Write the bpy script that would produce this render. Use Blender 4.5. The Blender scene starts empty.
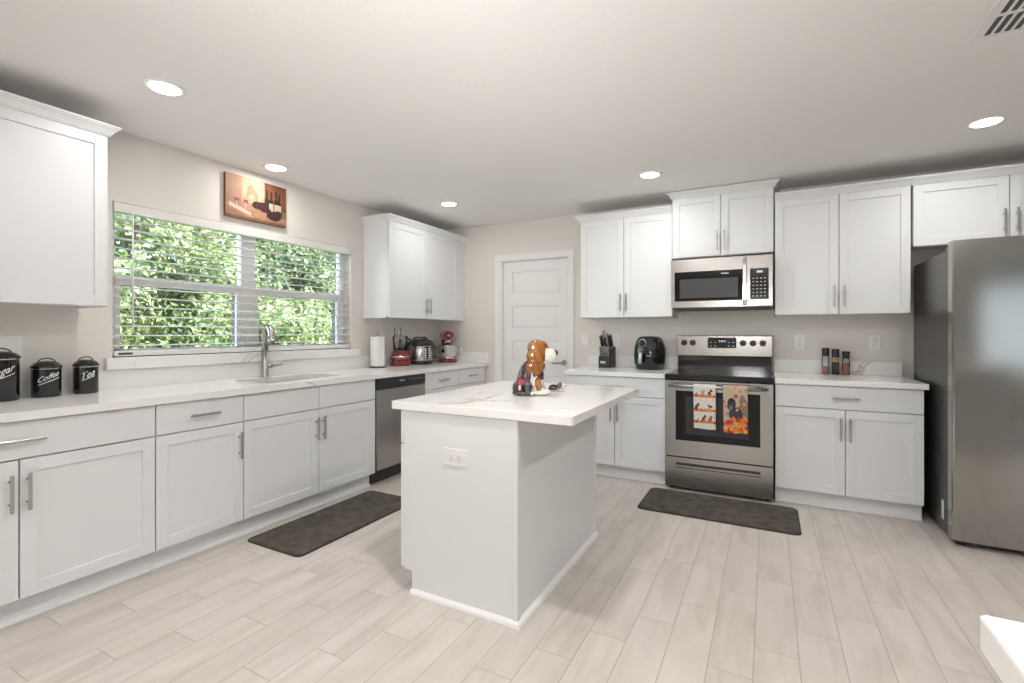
import bpy, bmesh, math, random
from math import pi, sin, cos, radians as R
from mathutils import Vector as V, Matrix as M
random.seed(11)
S = bpy.context.scene
C = S.collection

# ------------------------------------------------------------------ camera, sky, sun, daylight, added lamps, exposure
cam_d = bpy.data.cameras.new('camera'); cam = bpy.data.objects.new('camera', cam_d); C.objects.link(cam)
cam.location = (0, 0, 1.248); cam.rotation_euler = (pi/2, 0, 0.4883)
cam_d.sensor_width = 36; cam_d.lens = 482.52/1024*36; cam_d.shift_y = -9/1024; cam_d.clip_start = .02
S.camera = cam
S.view_settings.view_transform = 'Standard'; S.view_settings.look = 'None'
S.view_settings.gamma = 1; S.view_settings.exposure = 0.36; S.view_settings.use_curve_mapping = False

w = bpy.data.worlds.new('sky'); S.world = w; w.use_nodes = True
wn = w.node_tree.nodes; wl = w.node_tree.links
sky = wn.new('ShaderNodeTexSky'); sky.sky_type = 'NISHITA'; sky.sun_disc = False
sky.sun_elevation = R(50); sky.sun_rotation = R(60); sky.air_density = 1.2; sky.dust_density = 1.0
wl.new(sky.outputs[0], wn['Background'].inputs[0]); wn['Background'].inputs[1].default_value = 1.2

def light(name, kind, loc, rot, energy, color=(1, 1, 1), size=None, sy=None, parent=None, shape=None, spread=None):
    d = bpy.data.lights.new(name, kind); d.energy = energy; d.color = color
    if kind == 'AREA':
        d.shape = shape or 'RECTANGLE'; d.size = size
        if sy: d.size_y = sy
        if spread: d.spread = spread
    if kind == 'SUN': d.angle = R(1.5)
    o = bpy.data.objects.new(name, d); C.objects.link(o); o.rotation_euler = rot
    o.location = loc
    if parent: o.parent = parent
    return o
sv = V((-.62, -.42, -.66))
light('sun', 'SUN', (0, 0, 8), sv.to_track_quat('-Z', 'Y').to_euler(), 11, (1, .95, .84))
WX, WY, CZ = -3.43, 4.67, 2.457          # left wall, back wall, ceiling
RX, FY = 4.3, -3.6                      # right and rear walls of the open room behind the camera
# lamp added for floor bounce, then daylight of the window mirrored in the refrigerator
light('added_fill_rear', 'AREA', (-1.2, FY+.03, 1.25), (R(38), 0, 0), 24, (.98, .99, 1), 2.2, 2.0, spread=R(110))
light('daylight_side', 'AREA', (3.3, FY+.03, 1.3), (R(90), 0, 0), 9, (.72, .9, 1), 1.8, 1.4)
# two lamps added behind the viewer, acting as a flash bounced off the ceiling
light('added_bounce_flash', 'AREA', (-.1, -1.2, 1.35), (R(180), 0, 0), 28, (1, .985, .965), .5, .5)
light('added_bounce_flash', 'AREA', (-.3, -.6, 1.5), V((-.75, 2.4, .97)).to_track_quat('-Z', 'Y').to_euler(), 9.5, (1, .985, .965), .5, .5, spread=R(80))
light('added_fill_right', 'AREA', (RX-.04, 1.9, 1.25), (R(32), 0, R(90)), 20, (.98, .99, 1), 2.4, 2.0, spread=R(100))  # lamp added at the right wall to brighten the ceiling

# ------------------------------------------------------------------ materials
def ramp(nt, stops):
    r = nt.nodes.new('ShaderNodeValToRGB'); e = r.color_ramp.elements
    while len(e) < len(stops): e.new(.5)
    for k, (p, c) in enumerate(stops):
        e[k].position = p; e[k].color = tuple(c) + (1,) if len(c) == 3 else c
    return r
def mat(name, col, rough=.5, metal=0, spec=.5, var=0, vscale=6, bump=0, bscale=200, coat=0, stretch=None, emis=None, trans=0):
    m = bpy.data.materials.new(name); m.use_nodes = True; nt = m.node_tree; b = nt.nodes['Principled BSDF']
    b.inputs['Base Color'].default_value = (*col, 1); b.inputs['Roughness'].default_value = rough
    b.inputs['Metallic'].default_value = metal; b.inputs['Specular IOR Level'].default_value = spec
    b.inputs['Coat Weight'].default_value = coat; b.inputs['Transmission Weight'].default_value = trans
    if emis: b.inputs['Emission Color'].default_value = (*emis[0], 1); b.inputs['Emission Strength'].default_value = emis[1]
    tc = None
    if var or bump or stretch: tc = nt.nodes.new('ShaderNodeTexCoord')
    if var:
        n = nt.nodes.new('ShaderNodeTexNoise'); n.inputs['Scale'].default_value = vscale; n.inputs['Detail'].default_value = 4
        nt.links.new(tc.outputs['Object'], n.inputs['Vector'])
        r = ramp(nt, [(.3, [c*(1-var) for c in col]), (.7, [min(1, c*(1+var)) for c in col])])
        nt.links.new(n.outputs['Fac'], r.inputs[0]); nt.links.new(r.outputs[0], b.inputs['Base Color'])
    if stretch:
        mp = nt.nodes.new('ShaderNodeMapping'); mp.inputs['Scale'].default_value = stretch
        n = nt.nodes.new('ShaderNodeTexNoise'); n.inputs['Scale'].default_value = 1; n.inputs['Detail'].default_value = 3
        nt.links.new(tc.outputs['Object'], mp.inputs[0]); nt.links.new(mp.outputs[0], n.inputs['Vector'])
        mr = nt.nodes.new('ShaderNodeMapRange'); mr.inputs['To Min'].default_value = rough*.8; mr.inputs['To Max'].default_value = rough*1.25
        nt.links.new(n.outputs['Fac'], mr.inputs[0]); nt.links.new(mr.outputs[0], b.inputs['Roughness'])
    if bump:
        n = nt.nodes.new('ShaderNodeTexNoise'); n.inputs['Scale'].default_value = bscale; n.inputs['Detail'].default_value = 3
        nt.links.new(tc.outputs['Object'], n.inputs['Vector'])
        bp = nt.nodes.new('ShaderNodeBump'); bp.inputs['Strength'].default_value = bump; bp.inputs['Distance'].default_value = .01
        nt.links.new(n.outputs['Fac'], bp.inputs['Height']); nt.links.new(bp.outputs[0], b.inputs['Normal'])
    return m
def translucent(m, f):
    nt = m.node_tree; N = nt.nodes; t = N.new('ShaderNodeBsdfTranslucent'); t.inputs[0].default_value = N['Principled BSDF'].inputs['Base Color'].default_value
    mx = N.new('ShaderNodeMixShader'); mx.inputs[0].default_value = f; nt.links.new(N['Principled BSDF'].outputs[0], mx.inputs[1]); nt.links.new(t.outputs[0], mx.inputs[2])
    nt.links.new(mx.outputs[0], N['Material Output'].inputs[0])
def paint_mat(name, rough=.5, coat=0):
    m = mat(name, (1, 1, 1), rough, coat=coat); nt = m.node_tree
    a = nt.nodes.new('ShaderNodeAttribute'); a.attribute_name = 'paint'
    nt.links.new(a.outputs['Color'], nt.nodes['Principled BSDF'].inputs['Base Color'])
    return m
def glass_mat(name, tint=(1, 1, 1), refl=.06):
    m = bpy.data.materials.new(name); m.use_nodes = True; nt = m.node_tree; nt.nodes.clear()
    o = nt.nodes.new('ShaderNodeOutputMaterial'); mx = nt.nodes.new('ShaderNodeMixShader'); t = nt.nodes.new('ShaderNodeBsdfTransparent')
    g = nt.nodes.new('ShaderNodeBsdfGlossy'); g.inputs['Roughness'].default_value = .02; t.inputs[0].default_value = (*tint, 1)
    lw = nt.nodes.new('ShaderNodeFresnel'); lw.inputs[0].default_value = 1.3
    ml = nt.nodes.new('ShaderNodeMath'); ml.operation = 'ADD'; ml.inputs[1].default_value = refl*.3
    nt.links.new(lw.outputs[0], ml.inputs[0]); nt.links.new(ml.outputs[0], mx.inputs[0])
    nt.links.new(t.outputs[0], mx.inputs[1]); nt.links.new(g.outputs[0], mx.inputs[2]); nt.links.new(mx.outputs[0], o.inputs[0])
    return m
def quartz_mat():
    m = mat('white_quartz', (.87, .865, .85), .16, spec=.5); nt = m.node_tree; N = nt.nodes; L = nt.links
    tc = N.new('ShaderNodeTexCoord'); mp = N.new('ShaderNodeMapping'); mp.inputs['Rotation'].default_value = (.4, .3, .7)
    mp.inputs['Scale'].default_value = (1.0, .55, 1.0)
    L.new(tc.outputs['Object'], mp.inputs[0])
    n1 = N.new('ShaderNodeTexNoise'); n1.inputs['Scale'].default_value = 1.7; n1.inputs['Detail'].default_value = 6; n1.inputs['Distortion'].default_value = 1.1
    n2 = N.new('ShaderNodeTexNoise'); n2.inputs['Scale'].default_value = 2.3; n2.inputs['Detail'].default_value = 2
    L.new(mp.outputs[0], n1.inputs['Vector']); L.new(mp.outputs[0], n2.inputs['Vector'])
    a = N.new('ShaderNodeMath'); a.operation = 'SUBTRACT'; a.inputs[1].default_value = .5; L.new(n1.outputs['Fac'], a.inputs[0])
    b = N.new('ShaderNodeMath'); b.operation = 'ABSOLUTE'; L.new(a.outputs[0], b.inputs[0])
    r = ramp(nt, [(0, (1, 1, 1)), (.006, (.55, .55, .55)), (.018, (0, 0, 0))]); L.new(b.outputs[0], r.inputs[0])
    r2 = ramp(nt, [(.5, (0, 0, 0)), (.62, (1, 1, 1))]); L.new(n2.outputs['Fac'], r2.inputs[0])
    mu = N.new('ShaderNodeMath'); mu.operation = 'MULTIPLY'; L.new(r.outputs[0], mu.inputs[0]); L.new(r2.outputs[0], mu.inputs[1])
    mx = N.new('ShaderNodeMix'); mx.data_type = 'RGBA'; mx.inputs[6].default_value = (.87, .865, .85, 1); mx.inputs[7].default_value = (.52, .49, .45, 1)
    L.new(mu.outputs[0], mx.inputs[0]); L.new(mx.outputs[2], N['Principled BSDF'].inputs['Base Color'])
    return m
def floor_mat():
    m = mat('wood_look_tile', (.6, .55, .5), .42, spec=.35); nt = m.node_tree; N = nt.nodes; L = nt.links
    def math_(op, a, b=None):
        n = N.new('ShaderNodeMath'); n.operation = op
        for k, x in enumerate((a, b)):
            if x is None: continue
            if isinstance(x, (int, float)): n.inputs[k].default_value = x
            else: L.new(x, n.inputs[k])
        return n.outputs[0]
    tc = N.new('ShaderNodeTexCoord'); sp = N.new('ShaderNodeSeparateXYZ'); L.new(tc.outputs['Object'], sp.inputs[0])
    u = math_('DIVIDE', math_('SUBTRACT', sp.outputs[0], .104), .153); col = math_('FLOOR', u); fu = math_('FRACT', u)
    v = math_('DIVIDE', math_('SUBTRACT', math_('SUBTRACT', sp.outputs[1], .514), math_('MULTIPLY', col, .2037)), .61)
    row = math_('FLOOR', v); fv = math_('FRACT', v)
    du = math_('MULTIPLY', math_('MINIMUM', fu, math_('SUBTRACT', 1, fu)), .153)
    dv = math_('MULTIPLY', math_('MINIMUM', fv, math_('SUBTRACT', 1, fv)), .61)
    d = math_('MINIMUM', du, dv)
    cb = N.new('ShaderNodeCombineXYZ'); L.new(col, cb.inputs[0]); L.new(row, cb.inputs[1])
    wn_ = N.new('ShaderNodeTexWhiteNoise'); L.new(cb.outputs[0], wn_.inputs['Vector'])
    # grain: noise stretched along the plank, shifted per plank
    sc = N.new('ShaderNodeVectorMath'); sc.operation = 'SCALE'; sc.inputs[3].default_value = 7.3; L.new(wn_.outputs['Color'], sc.inputs[0])
    ad = N.new('ShaderNodeVectorMath'); ad.operation = 'ADD'; L.new(tc.outputs['Object'], ad.inputs[0]); L.new(sc.outputs[0], ad.inputs[1])
    mp = N.new('ShaderNodeMapping'); mp.inputs['Scale'].default_value = (16, 2.2, 1); L.new(ad.outputs[0], mp.inputs[0])
    n = N.new('ShaderNodeTexNoise'); n.inputs['Scale'].default_value = 1; n.inputs['Detail'].default_value = 6; n.inputs['Distortion'].default_value = .6
    L.new(mp.outputs[0], n.inputs['Vector'])
    mp2 = N.new('ShaderNodeMapping'); mp2.inputs['Scale'].default_value = (6, 3.5, 1); L.new(ad.outputs[0], mp2.inputs[0])
    n2 = N.new('ShaderNodeTexNoise'); n2.inputs['Scale'].default_value = 1; n2.inputs['Detail'].default_value = 3; L.new(mp2.outputs[0], n2.inputs['Vector'])
    r = ramp(nt, [(.28, (.575, .525, .48)), (.5, (.66, .608, .563)), (.72, (.695, .645, .605))]); L.new(n.outputs['Fac'], r.inputs[0])
    r2 = ramp(nt, [(.3, (.91, .895, .885)), (.6, (1, 1, 1))]); L.new(n2.outputs['Fac'], r2.inputs[0])
    m1 = N.new('ShaderNodeMix'); m1.data_type = 'RGBA'; m1.blend_type = 'MULTIPLY'; m1.inputs[0].default_value = .8
    L.new(r.outputs[0], m1.inputs[6]); L.new(r2.outputs[0], m1.inputs[7])
    r3 = ramp(nt, [(0, (.95, .95, .95)), (1, (1.0, 1.0, 1.0))]); L.new(wn_.outputs['Value'], r3.inputs[0])
    m2 = N.new('ShaderNodeMix'); m2.data_type = 'RGBA'; m2.blend_type = 'MULTIPLY'; m2.inputs[0].default_value = 1
    L.new(m1.outputs[2], m2.inputs[6]); L.new(r3.outputs[0], m2.inputs[7])
    lt = math_('LESS_THAN', d, .0016)
    m3 = N.new('ShaderNodeMix'); m3.data_type = 'RGBA'; L.new(lt, m3.inputs[0]); L.new(m2.outputs[2], m3.inputs[6]); m3.inputs[7].default_value = (.40, .36, .325, 1)
    L.new(m3.outputs[2], N['Principled BSDF'].inputs['Base Color'])
    bp = N.new('ShaderNodeBump'); bp.inputs['Strength'].default_value = .35; bp.inputs['Distance'].default_value = .002
    mr = N.new('ShaderNodeMapRange'); mr.inputs['From Max'].default_value = .003; L.new(d, mr.inputs[0]); L.new(mr.outputs[0], bp.inputs['Height'])
    L.new(bp.outputs[0], N['Principled BSDF'].inputs['Normal'])
    return m
def leaf_mat(name, a, b, c):
    m = bpy.data.materials.new(name); m.use_nodes = True; nt = m.node_tree; N = nt.nodes; L = nt.links; p = N['Principled BSDF']
    g = N.new('ShaderNodeNewGeometry'); r = ramp(nt, [(0, a), (.5, b), (1, c)]); L.new(g.outputs['Random Per Island'], r.inputs[0])
    L.new(r.outputs[0], p.inputs['Base Color']); p.inputs['Roughness'].default_value = .45
    t = N.new('ShaderNodeBsdfTranslucent'); L.new(r.outputs[0], t.inputs[0]); mx = N.new('ShaderNodeMixShader'); mx.inputs[0].default_value = .4
    L.new(p.outputs[0], mx.inputs[1]); L.new(t.outputs[0], mx.inputs[2]); L.new(mx.outputs[0], N['Material Output'].inputs[0])
    return m

wall_m = mat('wall_paint', (.77, .73, .685), .75, spec=.2, bump=.05, bscale=90)
ceil_m = mat('ceiling_paint', (.91, .895, .875), .85, spec=.1, bump=.12, bscale=38)
trim_m = mat('white_trim', (.84, .835, .83), .4)
cab_m = mat('white_cabinet_paint', (.785, .80, .812), .38, spec=.4, var=.006)
quartz = quartz_mat()
floor_m = floor_mat()
nickel = mat('brushed_nickel', (.47, .455, .43), .3, 1, stretch=(80, 80, 80))
steel = mat('stainless_steel', (.44, .425, .41), .25, 1, stretch=(3, 3, 300))
steel_d = mat('stainless_steel_dark', (.34, .325, .31), .25, 1, stretch=(3, 3, 300))
steel_h = mat('stainless_steel_fine', (.45, .435, .415), .22, 1, stretch=(3, 300, 3))
steel_v = mat('stainless_refrigerator', (.36, .35, .335), .13, 1, stretch=(200, 200, 2))
chrome = mat('polished_chrome', (.62, .61, .59), .1, 1)
black_gloss = mat('black_gloss', (.012, .012, .013), .08, spec=.6)
black_sat = mat('black_satin', (.02, .02, .021), .35)
black_matte = mat('black_plastic', (.03, .03, .031), .55)
dark_grey = mat('dark_grey_metal', (.085, .078, .075), .32, .6)
oven_glass = mat('oven_glass', (.008, .0085, .009), .06, spec=.3)
white_pl = mat('white_plastic', (.85, .845, .83), .35)
slot_m = mat('dark_slot', (.02, .02, .02), .6)
grey_mark = mat('pale_grey_mark', (.6, .6, .6), .5)
blind_m = mat('blind_vinyl', (.90, .885, .86), .45); translucent(blind_m, .12)
vinyl = mat('window_vinyl', (.90, .89, .87), .4)
screen_m = mat('dark_bronze_frame', (.06, .055, .05), .5)
pane_m = glass_mat('window_glass')
clear_m = glass_mat('clear_plastic', (.95, .955, .955), .15)
jar_m = glass_mat('grinder_glass', (.97, .97, .97), .1)
paper_m = mat('paper_towel', (.86, .85, .83), .9, bump=.3, bscale=120)
red_m = mat('red_enamel', (.17, .008, .012), .14, coat=.6)
rug_m = mat('brown_rug', (.105, .092, .08), .9, spec=.15, var=.3, vscale=14, bump=.5, bscale=160)
rug_e = mat('rug_edge', (.05, .043, .038), .9)
lens_m = mat('lamp_lens', (1, 1, 1), .5, emis=((1, .97, .93), 9))
white_paint = mat('white_lettering', (.85, .85, .84), .5)
cloth_m = paint_mat('printed_cloth', .9)
canvas_m = paint_mat('printed_canvas', .7)
ceramic_m = paint_mat('glazed_ceramic', .1, .6)
bark_m = mat('bark', (.09, .065, .045), .9, var=.3)
lawn_m = mat('lawn', (.07, .12, .03), .9, var=.4, vscale=4)

# ------------------------------------------------------------------ mesh helpers
def box(bm, x0, x1, y0, y1, z0, z1, bev=0, seg=1, mi=0):
    b = bmesh.new(); bmesh.ops.create_cube(b, size=1)
    bmesh.ops.transform(b, matrix=M.Translation(((x0+x1)/2, (y0+y1)/2, (z0+z1)/2)) @ M.Diagonal((abs(x1-x0), abs(y1-y0), abs(z1-z0), 1)), verts=b.verts)
    if bev: bmesh.ops.bevel(b, geom=b.edges[:], offset=bev, segments=seg, affect='EDGES', profile=.5)
    merge(bm, b, mi=mi)
def merge(bm, b, mat4=None, mi=None):
    if mat4 is not None: bmesh.ops.transform(b, matrix=mat4, verts=b.verts)
    vm = {}
    for v in b.verts: vm[v] = bm.verts.new(v.co)
    for f in b.faces:
        try:
            nf = bm.faces.new([vm[v] for v in f.verts]); nf.smooth = f.smooth; nf.material_index = f.material_index if mi is None else mi
        except ValueError: pass
    b.free()
def frame_of(d):
    d = d.normalized(); a = V((0, 0, 1)) if abs(d.z) < .9 else V((1, 0, 0))
    u = d.cross(a).normalized(); return u, d.cross(u).normalized()
def cyl(bm, p0, p1, r0, r1=None, n=20, cap=True, mi=0):
    p0, p1 = V(p0), V(p1); r1 = r0 if r1 is None else r1; u, v = frame_of(p1-p0)
    A = [bm.verts.new(p0+(u*cos(2*pi*k/n)+v*sin(2*pi*k/n))*r0) for k in range(n)]
    B = [bm.verts.new(p1+(u*cos(2*pi*k/n)+v*sin(2*pi*k/n))*r1) for k in range(n)]
    for k in range(n):
        f = bm.faces.new((A[k], A[(k+1) % n], B[(k+1) % n], B[k])); f.smooth = True; f.material_index = mi
    if cap:
        for q in (A[::-1], B): f = bm.faces.new(q); f.material_index = mi
def tube(bm, pts, r, n=10, mi=0):
    pts = [V(p) for p in pts]; rs = r if isinstance(r, (list, tuple)) else [r]*len(pts); rings = []; u = None
    for k, p in enumerate(pts):
        d = (pts[min(k+1, len(pts)-1)]-pts[max(k-1, 0)]).normalized()
        if u is None: u, v = frame_of(d)
        else: u = (u-d*u.dot(d)).normalized()
        v = d.cross(u)
        rings.append([bm.verts.new(p+(u*cos(2*pi*j/n)+v*sin(2*pi*j/n))*rs[k]) for j in range(n)])
    for a, b in zip(rings, rings[1:]):
        for j in range(n):
            f = bm.faces.new((a[j], a[(j+1) % n], b[(j+1) % n], b[j])); f.smooth = True; f.material_index = mi
    for q in (rings[0][::-1], rings[-1]): f = bm.faces.new(q); f.material_index = mi
def lathe(bm, prof, c=(0, 0, 0), n=32, sx=1, sy=1, smooth=True, mi=0):
    c = V(c); rings = []
    for r, z in prof:
        if r < 1e-6: rings.append([bm.verts.new(c+V((0, 0, z)))])
        else: rings.append([bm.verts.new(c+V((r*sx*cos(2*pi*k/n), r*sy*sin(2*pi*k/n), z))) for k in range(n)])
    for a, b in zip(rings, rings[1:]):
        for k in range(n):
            q = [a[k % len(a)], a[(k+1) % len(a)], b[(k+1) % len(b)], b[k % len(b)]]
            q = [x for i, x in enumerate(q) if x not in q[:i]]
            if len(q) > 2:
                f = bm.faces.new(q); f.smooth = smooth; f.material_index = mi
    for q in (rings[0][::-1], rings[-1]):
        if len(q) > 2: f = bm.faces.new(q); f.material_index = mi
def prism(bm, poly, axis, a0, a1, bev=0):
    """polygon in the other two axes (order x,y,z) extruded along axis"""
    b = bmesh.new()
    def pt(p, a):
        q = list(p); q.insert(axis, a); return V(q)
    A = [b.verts.new(pt(p, a0)) for p in poly]; B = [b.verts.new(pt(p, a1)) for p in poly]; n = len(poly)
    b.faces.new(A[::-1]); b.faces.new(B)
    for k in range(n): b.faces.new((A[k], A[(k+1) % n], B[(k+1) % n], B[k]))
    bmesh.ops.recalc_face_normals(b, faces=b.faces)
    if bev: bmesh.ops.bevel(b, geom=b.edges[:], offset=bev, segments=2, affect='EDGES', profile=.5)
    merge(bm, b)
def sweep(bm, path, prof, closed=False, side=1):
    """profile (out, z) along a plan path [(x,y)], mitred; side=+1: out is right of travel"""
    n = len(path); P2 = [V((*p, 0)) for p in path]; offs = []
    for k in range(n):
        dirs = []
        if closed or k > 0: dirs.append((P2[k]-P2[k-1]).normalized())
        if closed or k < n-1: dirs.append((P2[(k+1) % n]-P2[k]).normalized())
        ns = [V((d.y, -d.x, 0))*side for d in dirs]; m = sum(ns, V()).normalized(); offs.append(m/max(.3, m.dot(ns[0])))
    rings = [[bm.verts.new(P2[k]+offs[k]*o+V((0, 0, z))) for o, z in prof] for k in range(n)]
    pr = list(zip(rings, rings[1:])) + ([(rings[-1], rings[0])] if closed else [])
    m = len(prof)
    for a, b in pr:
        for j in range(m): bm.faces.new((a[j], a[(j+1) % m], b[(j+1) % m], b[j]))
    if not closed: bm.faces.new(rings[0][::-1]); bm.faces.new(rings[-1])
def rrect(x0, x1, y0, y1, r, n=5):
    pts = []
    for cx, cy, a in ((x1-r, y1-r, 0), (x0+r, y1-r, 90), (x0+r, y0+r, 180), (x1-r, y0+r, 270)):
        for k in range(n+1): t = R(a+90*k/n); pts.append((cx+r*cos(t), cy+r*sin(t)))
    return pts
def slab(bm, outer, holes, z0, z1):
    """flat plate with holes, thickness z0..z1"""
    b = bmesh.new(); es = []
    for loop in [outer]+holes:
        vs = [b.verts.new((x, y, z1)) for x, y in loop]
        es += [b.edges.new((vs[k], vs[(k+1) % len(vs)])) for k in range(len(vs))]
    bmesh.ops.triangle_fill(b, use_beauty=True, use_dissolve=False, edges=es)
    for f in b.faces:
        f.normal_update()
        if f.normal.z < 0: f.normal_flip()
    r = bmesh.ops.extrude_face_region(b, geom=b.faces[:])
    bmesh.ops.translate(b, vec=(0, 0, z0-z1), verts=[g for g in r['geom'] if isinstance(g, bmesh.types.BMVert)])
    merge(bm, b)
def xf(bm, loc=(0, 0, 0), rx=0, ry=0, rz=0):
    bmesh.ops.transform(bm, matrix=M.Translation(loc) @ M.Rotation(rz, 4, 'Z') @ M.Rotation(ry, 4, 'Y') @ M.Rotation(rx, 4, 'X'), verts=bm.verts)
def obj(name, bm, m, parent=None, smooth=None):
    bmesh.ops.recalc_face_normals(bm, faces=bm.faces)
    me = bpy.data.meshes.new(name); bm.to_mesh(me); bm.free()
    for k in (m if isinstance(m, (list, tuple)) else [m]): me.materials.append(k)
    if smooth:
        for p in me.polygons: p.use_smooth = True
    o = bpy.data.objects.new(name, me); C.objects.link(o)
    if parent: o.parent = parent
    return o
def tag(o, label, cat, group=None):
    o['label'] = label; o['category'] = cat
    if group: o['group'] = group
    return o
def thing(name, label, cat, loc=(0, 0, 0), rz=0, group=None):
    o = bpy.data.objects.new(name, None); C.objects.link(o); o.empty_display_size = .1
    o.location = loc; o.rotation_euler = (0, 0, rz); return tag(o, label, cat, group)
def B(): return bmesh.new()
def bx(name, m, parent, *a, **k): b = B(); box(b, *a, **k); return obj(name, b, m, parent)
def struct(name, bm, m, parent=None):
    o = obj(name, bm, m, parent)
    if not parent: o['kind'] = 'structure'
    return o
def paint(o, fn):
    """colour attribute per corner from the vertex position: printed or glazed colour"""
    me = o.data; a = me.color_attributes.new('paint', 'FLOAT_COLOR', 'POINT')
    for v in me.vertices: a.data[v.index].color = (*fn(v.co), 1)
def text_bm(s, size, shear=0., bold=0., extrude=.0006):
    cu = bpy.data.curves.new('t', 'FONT'); cu.body = s; cu.size = size; cu.shear = shear; cu.offset = bold; cu.extrude = extrude
    cu.align_x = 'CENTER'; cu.align_y = 'CENTER'; cu.resolution_u = 3
    o = bpy.data.objects.new('t', cu); C.objects.link(o); dg = bpy.context.evaluated_depsgraph_get()
    me = bpy.data.meshes.new_from_object(o.evaluated_get(dg)); b = B(); b.from_mesh(me)
    bpy.data.objects.remove(o); bpy.data.curves.remove(cu); bpy.data.meshes.remove(me); return b
def remeshed(bm, voxel, smooth=6):
    me = bpy.data.meshes.new('t'); bm.to_mesh(me); bm.free(); o = bpy.data.objects.new('t', me); C.objects.link(o)
    r = o.modifiers.new('r', 'REMESH'); r.mode = 'VOXEL'; r.voxel_size = voxel; r.use_smooth_shade = True
    s = o.modifiers.new('s', 'SMOOTH'); s.iterations = smooth; s.factor = .5
    dg = bpy.context.evaluated_depsgraph_get(); me2 = bpy.data.meshes.new_from_object(o.evaluated_get(dg)); b = B(); b.from_mesh(me2)
    bpy.data.objects.remove(o); bpy.data.meshes.remove(me); bpy.data.meshes.remove(me2)
    for f in b.faces: f.smooth = True
    return b
def ell(bm, c, r, rot=(0, 0, 0), seg=20):
    b = B(); bmesh.ops.create_uvsphere(b, u_segments=seg, v_segments=seg//2+2, radius=1)
    m = M.Translation(c) @ M.Rotation(rot[2], 4, 'Z') @ M.Rotation(rot[1], 4, 'Y') @ M.Rotation(rot[0], 4, 'X') @ M.Diagonal((*r, 1))
    for f in b.faces: f.smooth = True
    merge(bm, b, m)

# ------------------------------------------------------------------ room shell
b = B(); box(b, WX-.15, RX+.15, FY-.15, WY+1.2, -.1, 0); struct('floor', b, floor_m)
b = B(); box(b, WX-.15, RX+.15, FY-.15, WY+1.2, CZ, CZ+.15); struct('ceiling', b, ceil_m)
wy0, wy1, wz0, wz1 = 1.414, 3.263, 1.10, 2.03
b = B()
for q in ((FY-.15, wy0, 0, CZ), (wy1, WY+1.2, 0, CZ), (wy0, wy1, 0, wz0), (wy0, wy1, wz1, CZ)): box(b, WX-.15, WX, *q)
struct('wall_left', b, wall_m)
dx0, dx1, dz1 = -2.632, -1.822, 2.042          # door opening in the back wall
b = B()
for q in ((WX-.15, dx0, WY, WY+.12, 0, CZ), (dx1, RX+.15, WY, WY+.12, 0, CZ), (dx0, dx1, WY, WY+.12, dz1, CZ)): box(b, *q)
struct('wall_back', b, wall_m)
b = B(); box(b, RX, RX+.15, FY, WY, 0, CZ); struct('wall_right', b, wall_m)
b = B(); box(b, WX, RX, FY-.15, FY, 0, CZ); struct('wall_rear', b, wall_m)
b = B(); box(b, dx0-.3, dx1+.3, WY+1.1, WY+1.2, 0, CZ); struct('wall_pantry', b, wall_m)

# unseen frames added around the area lamps on the rear and right walls
for n_, (cx_, cz_, w2, h2) in ((2, (-1.2, 1.25, 1.1, 1.0)), (3, (3.3, 1.3, .9, .7))):
    b = B()
    for s in (-1, 1): box(b, cx_+s*(w2+.04)-.04, cx_+s*(w2+.04)+.04, FY, FY+.025, cz_-h2-.08, cz_+h2+.08, .003); box(b, cx_-w2-.08, cx_+w2+.08, FY, FY+.025, cz_+s*(h2+.04)-.04, cz_+s*(h2+.04)+.04, .003)
    struct('window_%d' % n_, b, trim_m)  # the frame round the added rear lamp is made up with it
b = B()
for s in (-1, 1): box(b, RX-.025, RX, 1.9+s*1.24-.04, 1.9+s*1.24+.04, .1, 2.4, .003); box(b, RX-.025, RX, .62, 3.18, 1.25+s*1.04-.04, 1.25+s*1.04+.04, .003)
struct('window_4', b, trim_m)  # frame added around the right wall lamp, no opening behind it
# quartz sill shelf below the window
b = B(); box(b, WX-.10, WX+.045, 1.368, 3.345, 1.028, 1.10, .003); struct('trim_1', b, quartz)
# back door with casing
d = thing('door_1', 'x', 'x', (0, 0, 0)); del d['label'], d['category']; d['kind'] = 'structure'
b = B(); yf = WY+.035; ch = .125; pitch = .377; sx0, sx1 = dx0+.028, dx1-.004
box(b, sx0, sx1, yf+.012, yf+.035, .01, dz1-.015)
px0, px1 = sx0+.108, sx1-.105
zt = dz1-.015; tops = []
cuts = [zt]
for k in range(5):
    t = zt-.112-k*pitch; tops.append((t-.245, t))
box(b, sx0, px0, yf, yf+.012, .01, zt); box(b, px1, sx1, yf, yf+.012, .01, zt)
zz = zt
for lo, hi in tops: box(b, px0, px1, yf, yf+.012, hi, zz); zz = lo
box(b, px0, px1, yf, yf+.012, .01, zz)
obj('door_slab', b, trim_m, d)
for lo, hi in tops:
    b = B(); q = B(); bmesh.ops.create_cube(q, size=1)
    e = .028
    vs = [(px0, lo), (px1, lo), (px1, hi), (px0, hi)]; vi = [(px0+e, lo+e), (px1-e, lo+e), (px1-e, hi-e), (px0+e, hi-e)]
    q.free(); A = [b.verts.new((x, yf+.0118, z)) for x, z in vs]; I = [b.verts.new((x, yf+.0035, z)) for x, z in vi]
    for k in range(4): b.faces.new((A[k], A[(k+1) % 4], I[(k+1) % 4], I[k]))
    b.faces.new(I); obj('door_panel', b, trim_m, d)
b = B(); box(b, dx0, sx0, WY-.001, WY+.12, 0, dz1, .001); box(b, sx1, dx1, WY-.001, WY+.12, 0, dz1, .001); box(b, dx0, dx1, WY-.001, WY+.12, dz1-.013, dz1, .001)
obj('door_jamb', b, trim_m, d)
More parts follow.
